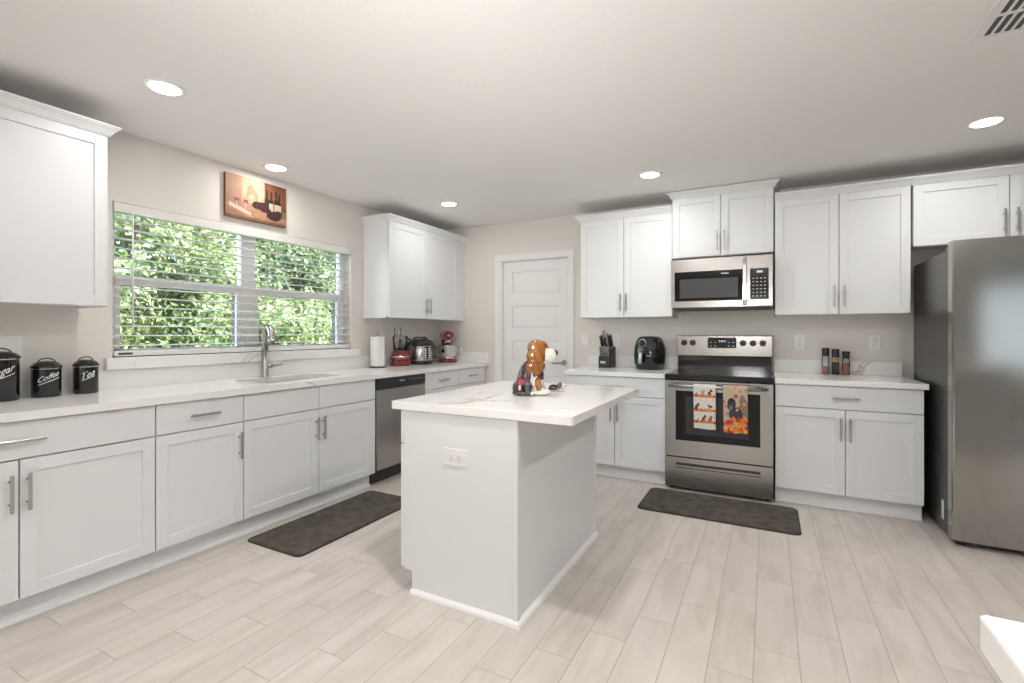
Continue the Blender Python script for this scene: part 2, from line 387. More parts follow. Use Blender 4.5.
b = B(); cw = .07; pr = [(0, 0), (cw, 0), (cw, .016), (cw-.012, .018), (.02, .011), (.004, .011), (0, .006)]
for xs, sgn in ((dx0+.008, -1), (dx1-.008, 1)):
    prism(b, [(xs+sgn*o, WY-t) for o, t in pr], 2, 0, dz1-.008)
prism(b, [(WY-t, dz1-.008+o) for o, t in pr], 0, dx0+.008-cw, dx1-.008+cw)
obj('door_casing', b, trim_m, d)
b = B(); kx, kz = -1.884, .932
cyl(b, (kx, yf, kz), (kx, yf-.012, kz), .032, .028, 24); cyl(b, (kx, yf-.01, kz), (kx, yf-.05, kz), .011)
tube(b, [(kx, yf-.048, kz), (kx-.03, yf-.055, kz+.001), (kx-.075, yf-.054, kz-.002), (kx-.115, yf-.05, kz-.008)], [.011, .0105, .009, .007]); obj('door_lever', b, nickel, d)
b = B(); box(b, dx1+.062, -1.58, WY-.013, WY, 0, .11, .002); box(b, -2.772, dx0-.062, WY-.013, WY, 0, .11, .002); struct('baseboard_back', b, trim_m)
b = B(); box(b, 2.0, RX, WY-.013, WY, 0, .11, .002); struct('baseboard_right', b, trim_m)

# window: twin single-hung vinyl unit set back in the wall
wroot = thing('window_1', 'x', 'x'); del wroot['label'], wroot['category']; wroot['kind'] = 'structure'
fx0, fx1 = WX-.145, WX-.095; my0, my1 = 2.262, 2.378
b = B(); box(b, fx0, fx1, wy0, wy0+.05, wz0, wz1, .003); box(b, fx0, fx1, wy1-.045, wy1, wz0, wz1, .003)
box(b, fx0, fx1, wy0, wy1, wz0, wz0+.026, .003); box(b, fx0, fx1, wy0, wy1, wz1-.04, wz1, .003); obj('window_frame', b, vinyl, wroot)
b = B(); box(b, fx0, fx1+.004, my0, my1, wz0, wz1, .003); obj('mullion', b, vinyl, wroot)
for a0, a1 in ((wy0+.05, my0), (my1, wy1-.045)):
    b = B(); box(b, fx0+.005, fx1+.008, a0, a1, 1.543, 1.602, .004); obj('meeting_rail', b, vinyl, wroot)
    b = B(); box(b, fx0+.02, fx1, a0, a0+.03, wz0+.02, 1.55, .003); box(b, fx0+.02, fx1, a1-.03, a1, wz0+.02, 1.55, .003); box(b, fx0+.02, fx1, a0, a1, wz0+.02, wz0+.046, .003); obj('lower_sash', b, vinyl, wroot)
    b = B(); box(b, fx0-.03, fx0, a0+.002, a0+.022, wz0+.03, 1.56); box(b, fx0-.03, fx0, a1-.022, a1-.002, wz0+.03, 1.56); box(b, fx0-.03, fx0, a0, a1, 1.545, 1.56); obj('screen_frame', b, screen_m, wroot)
    b = B(); box(b, fx0+.018, fx0+.022, a0, a1, 1.58, wz1-.03); obj('upper_pane', b, pane_m, wroot)
    b = B(); box(b, fx0+.03, fx0+.034, a0+.02, a1-.02, wz0+.05, 1.56); obj('lower_pane', b, pane_m, wroot)
# blind
bl = thing('window_blind', 'white horizontal slat blind lowered open across the window over the sink', 'blind', (WX-.03, (wy0+wy1)/2, wz0+.02))
bx('headrail', blind_m, bl, -.03, .028, -.918, .918, .855, .905, bev=.003)
bx('valance', blind_m, bl, .028, .036, -.92, .92, .85, .907, bev=.002)
b = B()
ns = 14
for k in range(ns):
    z = .815-k*(.815-.05)/(ns-1)
    prism(b, [(-.024, z-.004), (-.012, z-.0005), (0, z+.001), (.012, z-.0005), (.024, z-.004), (.024, z-.001), (.012, z+.0022), (0, z+.0035), (-.012, z+.0022), (-.024, z-.001)], 1, -.912, .912)
obj('slats', b, blind_m, bl)
bx('bottom_rail', blind_m, bl, -.026, .026, -.914, .914, -.016, .018, bev=.003)
for y in (-.78, -.1, .1, .78):
    b = B()
    for x in (-.025, .025): cyl(b, (x, y, .02), (x, y, .86), .0011, n=6)
    obj('ladder_cord', b, blind_m, bl)
b = B(); cyl(b, (.04, -.825, .86), (.04, -.825, .17), .005, n=8); cyl(b, (.04, -.825, .17), (.04, -.825, .13), .0065, .004, n=8); obj('tilt_wand', b, white_pl, bl)
bx('brand_tag', screen_m, bl, .0262, .0268, -.895, -.82, -.006, .006)

# ------------------------------------------------------------------ cabinets
def pull(parent, p, vertical, L=.16):
    """bar pull; p = centre on the door face (local)"""
    b = B(); x, y, z = p; o = .032
    if vertical:
        box(b, x-.006, x+.006, y-o-.006, y-o+.006, z-L/2, z+L/2, .002)
        for s in (-1, 1): cyl(b, (x, y, z+s*.048), (x, y-o, z+s*.048), .005, n=10)
    else:
        box(b, x-L/2, x+L/2, y-o-.006, y-o+.006, z-.006, z+.006, .002)
        for s in (-1, 1): cyl(b, (x+s*.048, y, z), (x+s*.048, y-o, z), .005, n=10)
    return obj('handle', b, nickel, parent)
def shaker(parent, x0, x1, z0, z1, hx=None, hz=None, name='door'):
    b = B(); s = .056; t = .02; g = .0018
    x0 += g; x1 -= g; z0 += g; z1 -= g
    box(b, x0, x0+s, 0, t, z0, z1, .0012); box(b, x1-s, x1, 0, t, z0, z1, .0012)
    box(b, x0+s, x1-s, 0, t, z1-s, z1, .0012); box(b, x0+s, x1-s, 0, t, z0, z0+s, .0012)
    box(b, x0+s-.004, x1-s+.004, .009, t-.002, z0+s-.004, z1-s+.004)
    o = obj(name, b, cab_m, parent)
    if hx is not None: pull(o, (hx, 0, hz), True)
    return o
def drawer(parent, x0, x1, z0, z1, handle=True, name='drawer'):
    g = .0018; o = bx(name, cab_m, parent, x0+g, x1-g, 0, .02, z0+g, z1-g, bev=.0012)
    if handle: pull(o, ((x0+x1)/2, 0, (z0+z1)/2), False)
    return o
ZD0, ZD1, ZR0, ZR1 = .1135, .7085, .7115, .872
CROWN = [(0, 0), (.007, 0), (.009, .006), (.013, .008), (.016, .016), (.028, .032), (.036, .038), (.039, .044), (.043, .046), (.043, .055), (0, .055)]
def base_cab(label, loc, rz, x0, x1, fronts, depth=.61, kick=True, fill=0, name='base_cabinet', group='white shaker base cabinets'):
    t = thing(name, label, 'cabinet', loc, rz, group)
    b = B()
    if 'sink' in label.split()[1]:                       # open-topped around the sink bowl
        box(b, x0, x1+fill, .021, depth, ZD0-.005, .66); box(b, x0, x0+.018, .021, depth, .66, .8755); box(b, x1-.018, x1, .021, depth, .66, .8755); box(b, x0, x1, .021, .04, .66, .8755)
    else: box(b, x0, x1+fill, .021, depth, ZD0-.005, .8755)
    obj('carcass', b, cab_m, t)
    bx('toe_kick', cab_m, t, x0, x1+fill, .066, .085, 0, ZD0-.005)
    b = B(); prism(b, [(.066, 0), (.052, 0), (.052, .008), (.058, .016), (.066, .02)], 0, x0, x1+fill); obj('shoe_moulding', b, cab_m, t)
    for f in fronts:
        if f[0] == 'd': drawer(t, f[1], f[2], ZR0, ZR1, f[3])
        else: shaker(t, f[1], f[2], ZD0, ZD1, f[3], .575)
    return t
def wall_cab(label, loc, rz, x0, x1, z0, z1, fronts, hz, depth=.325, fill=0, crown=None, name='wall_cabinet', group='white shaker wall cabinets'):
    t = thing(name, label, 'cabinet', loc, rz, group)
    b = B(); box(b, x0, x1+fill, .021, depth, z0+.02, z1+.002); box(b, x0, x0+.018, .021, depth, z0, z0+.021); box(b, x1+fill-.018, x1+fill, .021, depth, z0, z0+.021); box(b, x0, x1+fill, .021, .04, z0, z0+.021)
    obj('carcass', b, cab_m, t)
    if fill: bx('filler_strip', cab_m, t, x1+.003, x1+fill, .008, .021, z0, z1, bev=.001)
    for f in fronts: shaker(t, f[0], f[1], z0+.002, z1, f[2], hz)
    if crown:
        b = B(); sweep(b, crown, [(o, z1-.002+z) for o, z in CROWN], side=1); obj('crown_moulding', b, cab_m, t)
        b = B(); xs = [p[0] for p in crown]; box(b, min(xs)+.002, max(xs)-.002, .006, depth, z1+.001, z1+.01); obj('top_panel', b, cab_m, t)
    return t
XL, YB, XU, YU = -2.80, 4.036, -3.10, 4.345
LQ = R(90)
# left run: local x = world y, local y = into the wall
base_cab('white base cabinet under the black canisters, one wide drawer over two doors', (XL, 0, 0), LQ, .31, 1.3395, [('d', .31, 1.3395, True), ('D', .31, .8245, .8245-.03), ('D', .8265, 1.3395, .8265+.024)])
base_cab('narrow white base cabinet with one drawer and one door left of the sink cabinet', (XL, 0, 0), LQ, 1.3415, 1.815, [('d', 1.3415, 1.815, True), ('D', 1.3415, 1.815, 1.815-.03)])
base_cab('white sink base cabinet with two plain drawer fronts between narrow cabinet and dishwasher', (XL, 0, 0), LQ, 1.8165, 2.9205, [('d', 1.8165, 2.368, False), ('d', 2.3698, 2.9205, False), ('D', 1.8165, 2.368, 2.368-.028), ('D', 2.3698, 2.9205, 2.3698+.028)])
base_cab('white corner base cabinet with two small drawers right of the dishwasher', (XL, 0, 0), LQ, 3.555, 4.614, [('d', 3.555, 4.0995, True), ('d', 4.1013, 4.614, True), ('D', 3.555, 4.0995, 4.07), ('D', 4.1013, 4.614, 4.13)], fill=.052)
base_cab('white base cabinet left of the range, partly hidden by the island', (0, YB, 0), 0, -1.573, -.737, [('d', -1.573, -.737, True), ('D', -1.573, -1.156, -1.156-.028), ('D', -1.154, -.737, -1.154+.028)])
base_cab('white base cabinet between range and refrigerator, one drawer over two doors', (0, YB, 0), 0, .045, .898, [('d', .045, .898, True), ('D', .045, .4705, .4705-.026), ('D', .4725, .898, .4725+.026)])
wall_cab('white wall cabinet high at far left above the black canisters', (XU, 0, 0), LQ, .33, 1.258, 1.384, 2.29, [(.33, .793, .763), (.795, 1.258, .825)], 1.52, crown=[(.33, 0), (1.258, 0), (1.258, .325)])
wall_cab('white two-door wall cabinet right of the window above the small appliances', (XU, 0, 0), LQ, 3.412, 4.53, 1.384, 2.29, [(3.412, 3.971, 3.971-.028), (3.973, 4.53, 3.973+.028)], 1.52, fill=.138, crown=[(3.412, .325), (3.412, 0), (4.668, 0)])
wall_cab('white two-door wall cabinet left of the microwave above the knife block', (0, YU, 0), 0, -1.573, -.7365, 1.384, 2.29, [(-1.573, -1.160, -1.160-.026), (-1.158, -.7365, -1.158+.026)], 1.52, crown=[(-1.573, .325), (-1.573, 0), (-.7365, 0)])
wall_cab('short raised white wall cabinet directly above the microwave', (0, YU, 0), 0, -.7355, .0365, 1.885, 2.398, [(-.7355, -.3505, -.3505-.026), (-.3485, .0365, -.3485+.026)], 2.01, crown=[(-.7355, .325), (-.7355, 0), (.0365, 0), (.0365, .325)])
wall_cab('white two-door wall cabinet between microwave and refrigerator above the grinders', (0, YU, 0), 0, .0455, .8925, 1.384, 2.29, [(.0455, .467, .467-.03), (.469, .8925, .469+.03)], 1.52, crown=[(.0455, 0), (.8925, 0)])
wall_cab('shallow wide white wall cabinet above the refrigerator', (0, YU, 0), 0, .905, 1.905, 1.853, 2.29, [(.905, 1.404, 1.404-.03), (1.406, 1.905, 1.406+.03)], 1.985, crown=[(.894, 0), (1.905, 0)])

# ------------------------------------------------------------------ worktops
ZT, ZC = .914, .876
t = thing('countertop', 'long white veined quartz countertop along the window wall with the sink cut in', 'countertop', (XL, 2.5, ZC))
cx = XL+.025
sk = (-3.285, -2.93, 2.035, 2.725)
b = B(); slab(b, [(WX+.001, .29), (cx, .29), (cx, WY-.002), (WX+.001, WY-.002)], [rrect(*sk, .06)], ZC, ZT); xf(b, (-XL, -2.5, -ZC)); obj('top', b, quartz, t)
b = B(); box(b, WX+.001, WX+.021, .29, WY-.023, ZT, 1.027, .0015); box(b, WX+.001, cx, WY-.022, WY-.002, ZT, 1.027, .0015); xf(b, (-XL, -2.5, -ZC)); obj('backsplash', b, quartz, t)
def counter(label, x0, x1):
    t = thing('countertop', label, 'countertop', ((x0+x1)/2, YB, ZC)); w_ = (x1-x0)/2
    bx('top', quartz, t, -w_, w_, -.025, WY-YB-.002, 0, ZT-ZC, bev=.002)
    return t, w_
t, w_ = counter('white quartz countertop with backsplash left of the range under knife block', -1.603, -.738)
bx('backsplash', quartz, t, -w_, w_, WY-YB-.022, WY-YB-.002, ZT-ZC, 1.024-ZC, bev=.0015)
t, w_ = counter('white quartz countertop with backsplash between range and refrigerator', .042, .917)
bx('backsplash', quartz, t, -w_, w_-.012, WY-YB-.022, WY-YB-.002, ZT-ZC, 1.024-ZC, bev=.0015)

# undermount sink
t = thing('kitchen_sink', 'stainless undermount sink set into the window countertop', 'sink', ((sk[0]+sk[1])/2, (sk[2]+sk[3])/2, .68))
b = B(); loops = []
for (i, z, r) in ((-.012, .874, .07), (-.001, .874, .06), (.004, .86, .058), (.012, .70, .055), (.03, .685, .05)):
    loops.append([b.verts.new((x, y, z)) for x, y in rrect(sk[0]+i, sk[1]-i, sk[2]+i, sk[3]-i, r)])
for A, Q in zip(loops, loops[1:]):
    for k in range(len(A)):
        f = b.faces.new((A[k], A[(k+1) % len(A)], Q[(k+1) % len(A)], Q[k])); f.smooth = True
b.faces.new(loops[-1]); xf(b, (-t.location.x, -t.location.y, -.68)); obj('basin', b, mat('sink_steel', (.33, .315, .30), .35, 1), t)
b = B(); cyl(b, (-.02, 0, .0055), (-.02, 0, .009), .045, .04, 24); obj('drain', b, chrome, t)
# faucet
t = thing('faucet', 'tall brushed nickel pull-down faucet standing behind the sink', 'faucet', (-3.345, 2.335, ZT), R(-14))
b = B(); lathe(b, [(.030, 0), (.030, .006), (.0265, .010), (.0255, .02), (.0245, .20)], n=24); obj('body', b, nickel, t)
b = B(); pts = [(0, 0, .19), (0, 0, .30)] + [(.06-.06*cos(a), 0, .31+.06*sin(a)) for a in [R(k) for k in range(15, 181, 15)]] + [(.12, 0, .30)]
tube(b, pts, [.0245, .0235]+[.0232]*12+[.0235], 20); obj('spout', b, nickel, t)
b = B(); cyl(b, (.12, 0, .30), (.122, 0, .252), .0238, .0252, 20); cyl(b, (.122, 0, .252), (.122, 0, .246), .021, .020, 20); obj('spray_head', b, nickel, t)
b = B(); cyl(b, (0, .015, .082), (0, .05, .082), .017, .016, 16); tube(b, [(0, .045, .082), (.008, .08, .084), (.018, .125, .09)], [.010, .0085, .006]); obj('handle', b, nickel, t)

# ------------------------------------------------------------------ dishwasher
t = thing('dishwasher', 'stainless dishwasher with black control strip under the window counter', 'dishwasher', (XL, 2.924, 0), LQ); W = .628
bx('tub', black_matte, t, .004, W-.004, .03, .58, .10, .868)
bx('door_panel', steel_h, t, .004, W-.004, -.012, .03, .128, .782, bev=.004)
c_ = bx('control_panel', black_sat, t, .004, W-.004, -.014, .03, .785, .872, bev=.004)
bx('brand_mark', grey_mark, c_, .27, .335, -.0148, -.0138, .833, .841)
for k in range(5): bx('indicator_mark', grey_mark, c_, .40+k*.04, .415+k*.04, -.0148, -.0138, .838, .842)
b = B(); box(b, .24, .36, -.0146, -.0136, .793, .806, .0003); obj('pocket_handle', b, slot_m, c_)
bx('kick_plate', black_matte, t, .004, W-.004, .06, .08, .02, .118)
for x in (.04, W-.04):
    for y, z in ((.1, .03), (.5, .1)): b = B(); cyl(b, (x, y, 0), (x, y, z), .015); obj('foot', b, black_matte, t)

# ------------------------------------------------------------------ island
IX0, IX1, IY0, IY1 = -1.577, -.939, 1.814, 2.872
t = thing('kitchen_island', 'white panelled kitchen island base standing on the tile floor', 'island', (IX0, IY1, 0), -LQ)
# local x: from back (IY1) toward camera; local y: toward +x
n_ = IY1-IY0; dp = IX1-IX0
bx('carcass', cab_m, t, .012, n_-.012, .021, dp-.012, ZD0-.005, .8755)
b = B(); box(b, .012, n_-.012, .07, dp-.012, 0, ZD0); obj('plinth', b, cab_m, t)
bx('back_panel', cab_m, t, .0, n_, dp-.012, dp-.002, 0, .874, bev=.001)
b = B(); prism(b, [(.021, .872), (.021, .108), (.07, .108), (.07, 0), (dp-.012, 0), (dp-.012, .872)], 0, n_-.012, n_-.002); obj('end_panel', b, cab_m, t)
b = B(); box(b, n_-.028, n_+.003, dp-.02, dp+.003, 0, .874, .002); obj('corner_batten', b, cab_m, t)
b = B(); box(b, -.002, .03, dp-.02, dp+.003, 0, .874, .002); obj('corner_batten', b, cab_m, t)
bx('edge_batten', cab_m, t, n_-.014, n_, .021, .040, .108, .873, bev=.001)
b = B(); sweep(b, [(n_-.002, .07), (n_-.002, dp-.002), (0, dp-.002)], [(0, 0), (.022, 0), (.022, .008), (.018, .018), (.008, .024), (0, .026)], side=1); obj('shoe_moulding', b, trim_m, t)
for x0 in (0, n_/2): drawer(t, x0+.002, x0+n_/2-.002, ZR0, ZR1)
for x0, hx in ((0, n_/2-.03), (n_/2, n_/2+.03)): shaker(t, x0+.002, x0+n_/2-.002, ZD0, ZD1, hx, .575)
t = thing('island_countertop', 'white quartz countertop of the island overhanging on its right side', 'countertop', (-1.15, 2.34, ZC))
b = B(); prism(b, [(x+1.15, y-2.34) for x, y in rrect(-1.629, -.686, 1.802, 2.93, .014, 4)], 2, 0, ZT-ZC, .0025); obj('top', b, quartz, t)
# corner of another counter at bottom right
t = thing('peninsula', 'white quartz corner of a counter cut off at the bottom right of the photo', 'countertop', (.95, .1, 0))
b = B(); prism(b, rrect(-.730, 1.1, -1.3, .670, .008, 3), 2, .872, ZT, .004); obj('top', b, quartz, t)
bx('base', cab_m, t, -.38, 1.08, -1.28, .30, 0, .872)
bx('toe_moulding', cab_m, t, -.392, 1.08, -1.28, .312, 0, .06, bev=.003)

# ------------------------------------------------------------------ range
t = thing('range', 'stainless electric range with black cooktop between the white cabinets', 'stove', (-.349, 4.006, 0)); hw = .383
dd = WY-4.006-.02
bx('body', black_sat, t, -hw+.004, hw-.004, .03, dd, .02, .872)
ct = bx('cooktop', black_gloss, t, -hw, hw, -.02, dd-.07, .872, .918, bev=.008, seg=2)
for x, y, r in ((-.19, .13, .105), (.19, .13, .085), (-.19, .42, .085), (.19, .42, .105)):
    b = B(); n = 40
    for rr in (r, r*.6):
        A = [b.verts.new((x+rr*cos(2*pi*k/n), y+rr*sin(2*pi*k/n), .9186)) for k in range(n)]; Q = [b.verts.new((x+(rr-.003)*cos(2*pi*k/n), y+(rr-.003)*sin(2*pi*k/n), .9186)) for k in range(n)]
        for k in range(n): b.faces.new((A[k], A[(k+1) % n], Q[(k+1) % n], Q[k]))
    obj('burner_ring', b, mat('burner_print', (.10, .10, .105), .3) if 'burner_print' not in bpy.data.materials else bpy.data.materials['burner_print'], ct)
bx('riser', black_gloss, t, -hw+.01, hw-.01, dd-.075, dd, .90, 1.045, bev=.004)
bg = bx('control_panel', steel_d, t, -hw, hw, dd-.095, dd, 1.04, 1.222, bev=.006, seg=2)
yk = dd-.095
for kx in (-.318, -.246, .158, .235, .309):
    b = B(); cyl(b, (kx, yk, 1.157), (kx, yk-.006, 1.157), .026, .026, 24); cyl(b, (kx, yk-.006, 1.157), (kx, yk-.028, 1.157), .021, .018, 24); box(b, kx-.004, kx+.004, yk-.034, yk-.026, 1.138, 1.176, .001); obj('knob', b, black_sat, bg)
dsp = bx('display', black_gloss, bg, -.122, .107, yk-.002, yk+.002, 1.113, 1.203, bev=.001)
lit = mat('lit_digits', (.6, .75, .85), .5, emis=((.6, .8, 1), .12))
b = B()
for k in range(3): box(b, -.03+k*.02, -.018+k*.02, yk-.0028, yk-.0018, 1.165, 1.18)
obj('clock_digits', b, lit, dsp)
b = B()
for i in range(6):
    for j in range(2):
        if 2 <= i <= 3: continue
        box(b, -.105+i*.036, -.088+i*.036, yk-.0028, yk-.0018, 1.128+j*.032, 1.133+j*.032)
obj('button_marks', b, grey_mark, dsp)
# oven door
b = B(); slab(b, [(-hw+.003, .272), (hw-.003, .272), (hw-.003, .868), (-hw+.003, .868)], [[(-.30, .40), (.297, .40), (.297, .79), (-.30, .79)]], -.02, .02)
bmesh.ops.transform(b, matrix=M(((1, 0, 0, 0), (0, 0, 1, .0), (0, 1, 0, 0), (0, 0, 0, 1))), verts=b.verts)
dr = obj('oven_door', b, steel, t)
bx('oven_window', oven_glass, dr, -.302, .299, -.012, .015, .398, .792)
bx('window_mesh', mat('oven_interior_glass', (.035, .037, .04), .08, spec=.35), dr, -.225, .222, -.0128, -.0118, .45, .745)
b = B(); tube(b, [(-.345, -.062, .833), (.345, -.062, .833)], .0155, 16)
for s in (-1, 1): box(b, s*.335-.016, s*.335+.016, -.065, -.018, .82, .846, .003)
obj('handle', b, steel_h, dr)
b = B(); box(b, -.34, .34, -.0215, -.0195, .853, .857); obj('vent_slot', b, slot_m, dr)
# storage drawer with recessed grip
b = B(); slab(b, [(-hw+.003, .028), (hw-.003, .028), (hw-.003, .262), (-hw+.003, .262)], [[(-.297, .182), (.297, .182), (.297, .222), (-.297, .222)]], -.02, .02)
bmesh.ops.transform(b, matrix=M(((1, 0, 0, 0), (0, 0, 1, .0), (0, 1, 0, 0), (0, 0, 0, 1))), verts=b.verts)
sd = obj('storage_drawer', b, steel, t)
b = B(); box(b, -.3, .3, .008, .03, .178, .226); obj('grip_recess', b, dark_grey, sd)
bx('grip_lip', steel, sd, -.297, .297, -.016, .01, .183, .203, bev=.003)
for x in (-.34, .34):
    for y in (.06, dd-.06): b = B(); cyl(b, (x, y, 0), (x, y, .03), .018); obj('levelling_foot', b, black_matte, t)

# ------------------------------------------------------------------ microwave
t = thing('microwave', 'stainless over-the-range microwave mounted under the raised cabinet', 'microwave', (-.349, 4.27, 1.447)); hw = .381
bx('body', dark_grey, t, -hw, hw, .02, WY-4.27-.005, .004, .414)
bx('bottom_plate', black_matte, t, -hw+.01, hw-.01, .01, .36, -.006, .004)
b = B(); slab(b, [(-hw, .01), (.192, .01), (.192, .412), (-hw, .412)], [[(-.352, .062), (.176, .062), (.176, .308), (-.352, .308)]], -.012, .02)
bmesh.ops.transform(b, matrix=M(((1, 0, 0, 0), (0, 0, 1, 0), (0, 1, 0, 0), (0, 0, 0, 1))), verts=b.verts)
dr = obj('door', b, steel_d, t)
bx('window', oven_glass, dr, -.354, .178, -.006, .012, .06, .31)
bx('window_mesh', mat('microwave_mesh', (.075, .075, .077), .12, spec=.4), dr, -.312, .134, -.0068, -.0058, .088, .246)
bx('brand_mark', grey_mark, dr, .01, .065, -.0068, -.0058, .278, .286)
b = B(); prism(b, [(-.040, .02), (-.052, .06), (-.056, .2), (-.052, .345), (-.040, .39), (-.034, .385), (-.042, .2), (-.034, .025)], 0, .170, .196, .003)
for z in (.05, .36): cyl(b, (.184, -.012, z), (.184, -.044, z), .010, n=12)
obj('handle', b, chrome, dr)
cp = bx('control_panel', steel_d, t, .195, hw, -.012, .02, .01, .412, bev=.002)
kp = bx('keypad', black_gloss, cp, .222, .352, -.0135, -.011, .063, .308, bev=.0005)
b = B()
for j in range(6):
    for i in range(4): box(b, .238+i*.027, .251+i*.027, -.0142, -.0132, .085+j*.028, .092+j*.028)
obj('key_marks', b, grey_mark, kp)
bx('clock_display', lit, kp, .268, .31, -.0142, -.0132, .272, .288)

# ------------------------------------------------------------------ refrigerator
t = thing('refrigerator', 'tall stainless side-by-side refrigerator at the right edge beside the wall cabinets', 'refrigerator', (.947, 3.69, 0)); W = .91
bx('cabinet', dark_grey, t, .003, W, .085, .86, .03, 1.742, bev=.004)
bx('base_grille', black_matte, t, .012, W-.01, .04, .10, .018, .06)
for x in (.05, W-.05):
    for y in (.06, .8): b = B(); cyl(b, (x-.02, y, .02), (x+.02, y, .02), .02, n=14); obj('roller', b, black_matte, t)
def fdoor(x0, x1, name):
    b = B(); n = 14; A = []
    outl = [(x0, .075), (x0, .005), (x0+.003, .001)]
    for k in range(n+1):
        u = k/n; x = x0+.012+(x1-x0-.024)*u; X_ = x/W
        outl.append((x, -.012-.016*(1-(2*X_-1)**2)+.010))
    outl += [(x1-.004, outl[-1][1]+.004), (x1, outl[-1][1]+.012), (x1, .075)]
    prism(b, outl, 2, .04, 1.785)
    for f in b.faces: f.smooth = False
    return obj(name, b, steel_v, t)
for (x0, x1, hx, nm) in ((0, .382, .35, 'freezer_door'), (.388, W, .42, 'fresh_food_door')):
    dr = fdoor(x0, x1, nm); b = B(); tube(b, [(hx, -.02, .55), (hx, -.07, .60), (hx, -.075, 1.1), (hx, -.07, 1.5), (hx, -.02, 1.55)], .013, 14); obj('handle', b, steel_v, dr)
b = B(); box(b, .02, .10, .05, .20, 1.742, 1.772, .004); box(b, W-.10, W-.02, .05, .20, 1.742, 1.772, .004); obj('hinge_cover', b, dark_grey, t)
st = bx('spec_sticker', white_pl, t, .0022, .0032, .165, .205, .10, .215)
b = B()
for k in range(8): box(b, .0015, .0023, .17, .20, .106+k*.0135, .110+k*.0135)
obj('print_lines', b, grey_mark, st)

# ------------------------------------------------------------------ rugs
def rug(label, x0, x1, y0, y1, r):
    t = thing('kitchen_mat', label, 'rug', ((x0+x1)/2, (y0+y1)/2, 0)); w_, h_ = (x1-x0)/2, (y1-y0)/2
    b = B(); prism(b, rrect(-w_, w_, -h_, h_, r, 4), 2, 0.0005, .007); obj('border', b, rug_e, t)
    b = B(); prism(b, rrect(-w_+.006, w_-.006, -h_+.006, h_-.006, r, 4), 2, .006, .013, .003); obj('pile', b, rug_m, t)
rug('dark brown floor mat lying along the sink cabinet', -2.765, -2.29, 1.80, 2.83, .035)
rug('dark brown floor mat lying in front of the range', -.828, .182, 3.435, 3.945, .045)

# ------------------------------------------------------------------ wall plates
def plate(kind, label, loc, rz, horizontal=False, w_=.076, h_=.118):
    t = thing('light_switch' if kind == 'switch' else 'electrical_outlet', label, 'switch' if kind == 'switch' else 'outlet', loc, rz)
    bx('cover_plate', white_pl, t, -w_/2, w_/2, -.006, 0, -h_/2, h_/2, bev=.002)
    if kind == 'switch': bx('rocker', white_pl, t, -.017, .017, -.010, -.005, -.034, .034, bev=.002)
    else:
        for s in (-1, 1):
            q = B()
            if horizontal: box(q, s*.021-.015, s*.021+.015, -.009, -.005, -.017, .017, .002)
            else: box(q, -.017, .017, -.009, -.005, s*.021-.015, s*.021+.015, .002)
            rc = obj('receptacle', q, white_pl, t); q = B()
            for e in (-1, 1):
                if horizontal: box(q, s*.021-.006, s*.021+.003, -.0094, -.0088, e*.006-.0012, e*.006+.0012)
                else: box(q, e*.006-.0012, e*.006+.0012, -.0094, -.0088, s*.021-.003, s*.021+.006)
            if horizontal: cyl(q, (s*.021+.009, -.0088, 0), (s*.021+.009, -.0094, 0), .0024, n=8)
            else: cyl(q, (0, -.0088, s*.021-.009), (0, -.0094, s*.021-.009), .0024, n=8)
            obj('slots', q, slot_m, rc)
plate('switch', 'white light switch on the back wall just right of the door', (-1.645, WY, 1.178), 0)
plate('outlet', 'white wall outlet behind the knife block', (-1.323, WY, 1.176), 0)
plate('outlet', 'white wall outlet on the back wall nearer the range, left of grinders', (.229, WY, 1.170), 0)
plate('outlet', 'white wall outlet on the back wall nearest the refrigerator', (.735, WY, 1.168), 0, w_=.082, h_=.124)
plate('switch', 'white light switch on the left wall behind the largest canister', (WX, .975, 1.165), LQ, w_=.09, h_=.125)
plate('outlet', 'white sideways outlet on the near end of the island', (-1.253, IY0+.002, .681), 0, True, .13, .078)

# ------------------------------------------------------------------ ceiling lights and vent
def downlight(label, x, y, e=10.5):
    t = thing('recessed_light', label, 'ceiling light', (x, y, CZ), 0, 'round recessed ceiling lights')
    b = B(); lathe(b, [(.066, -.001), (.069, -.006), (.085, -.005), (.09, -.001), (.09, 0), (.066, 0)], n=40)
    obj('trim_ring', b, white_pl, t)
    b = B(); lathe(b, [(.066, -.001), (.064, -.007), (.05, -.011), (0, -.013)], n=40); obj('lens', b, lens_m, t)
    light('downlight_bulb', 'AREA', (0, 0, -.016), (0, 0, 0), e, (1, .975, .94), .13, parent=t, shape='DISK')
downlight('round recessed light in the ceiling nearest the far left wall cabinet', -2.632, 1.30, 3.6)
downlight('round recessed light beside the wall picture over the sink', -3.185, 2.31, 3)
downlight('round recessed light above the small appliances in the corner', -2.648, 3.724, 3)
downlight('round recessed light left of the cabinet over the microwave', -.80, 3.758, 4.8)
downlight('round recessed light at right above the refrigerator side', 1.103, 3.721, 5.5)
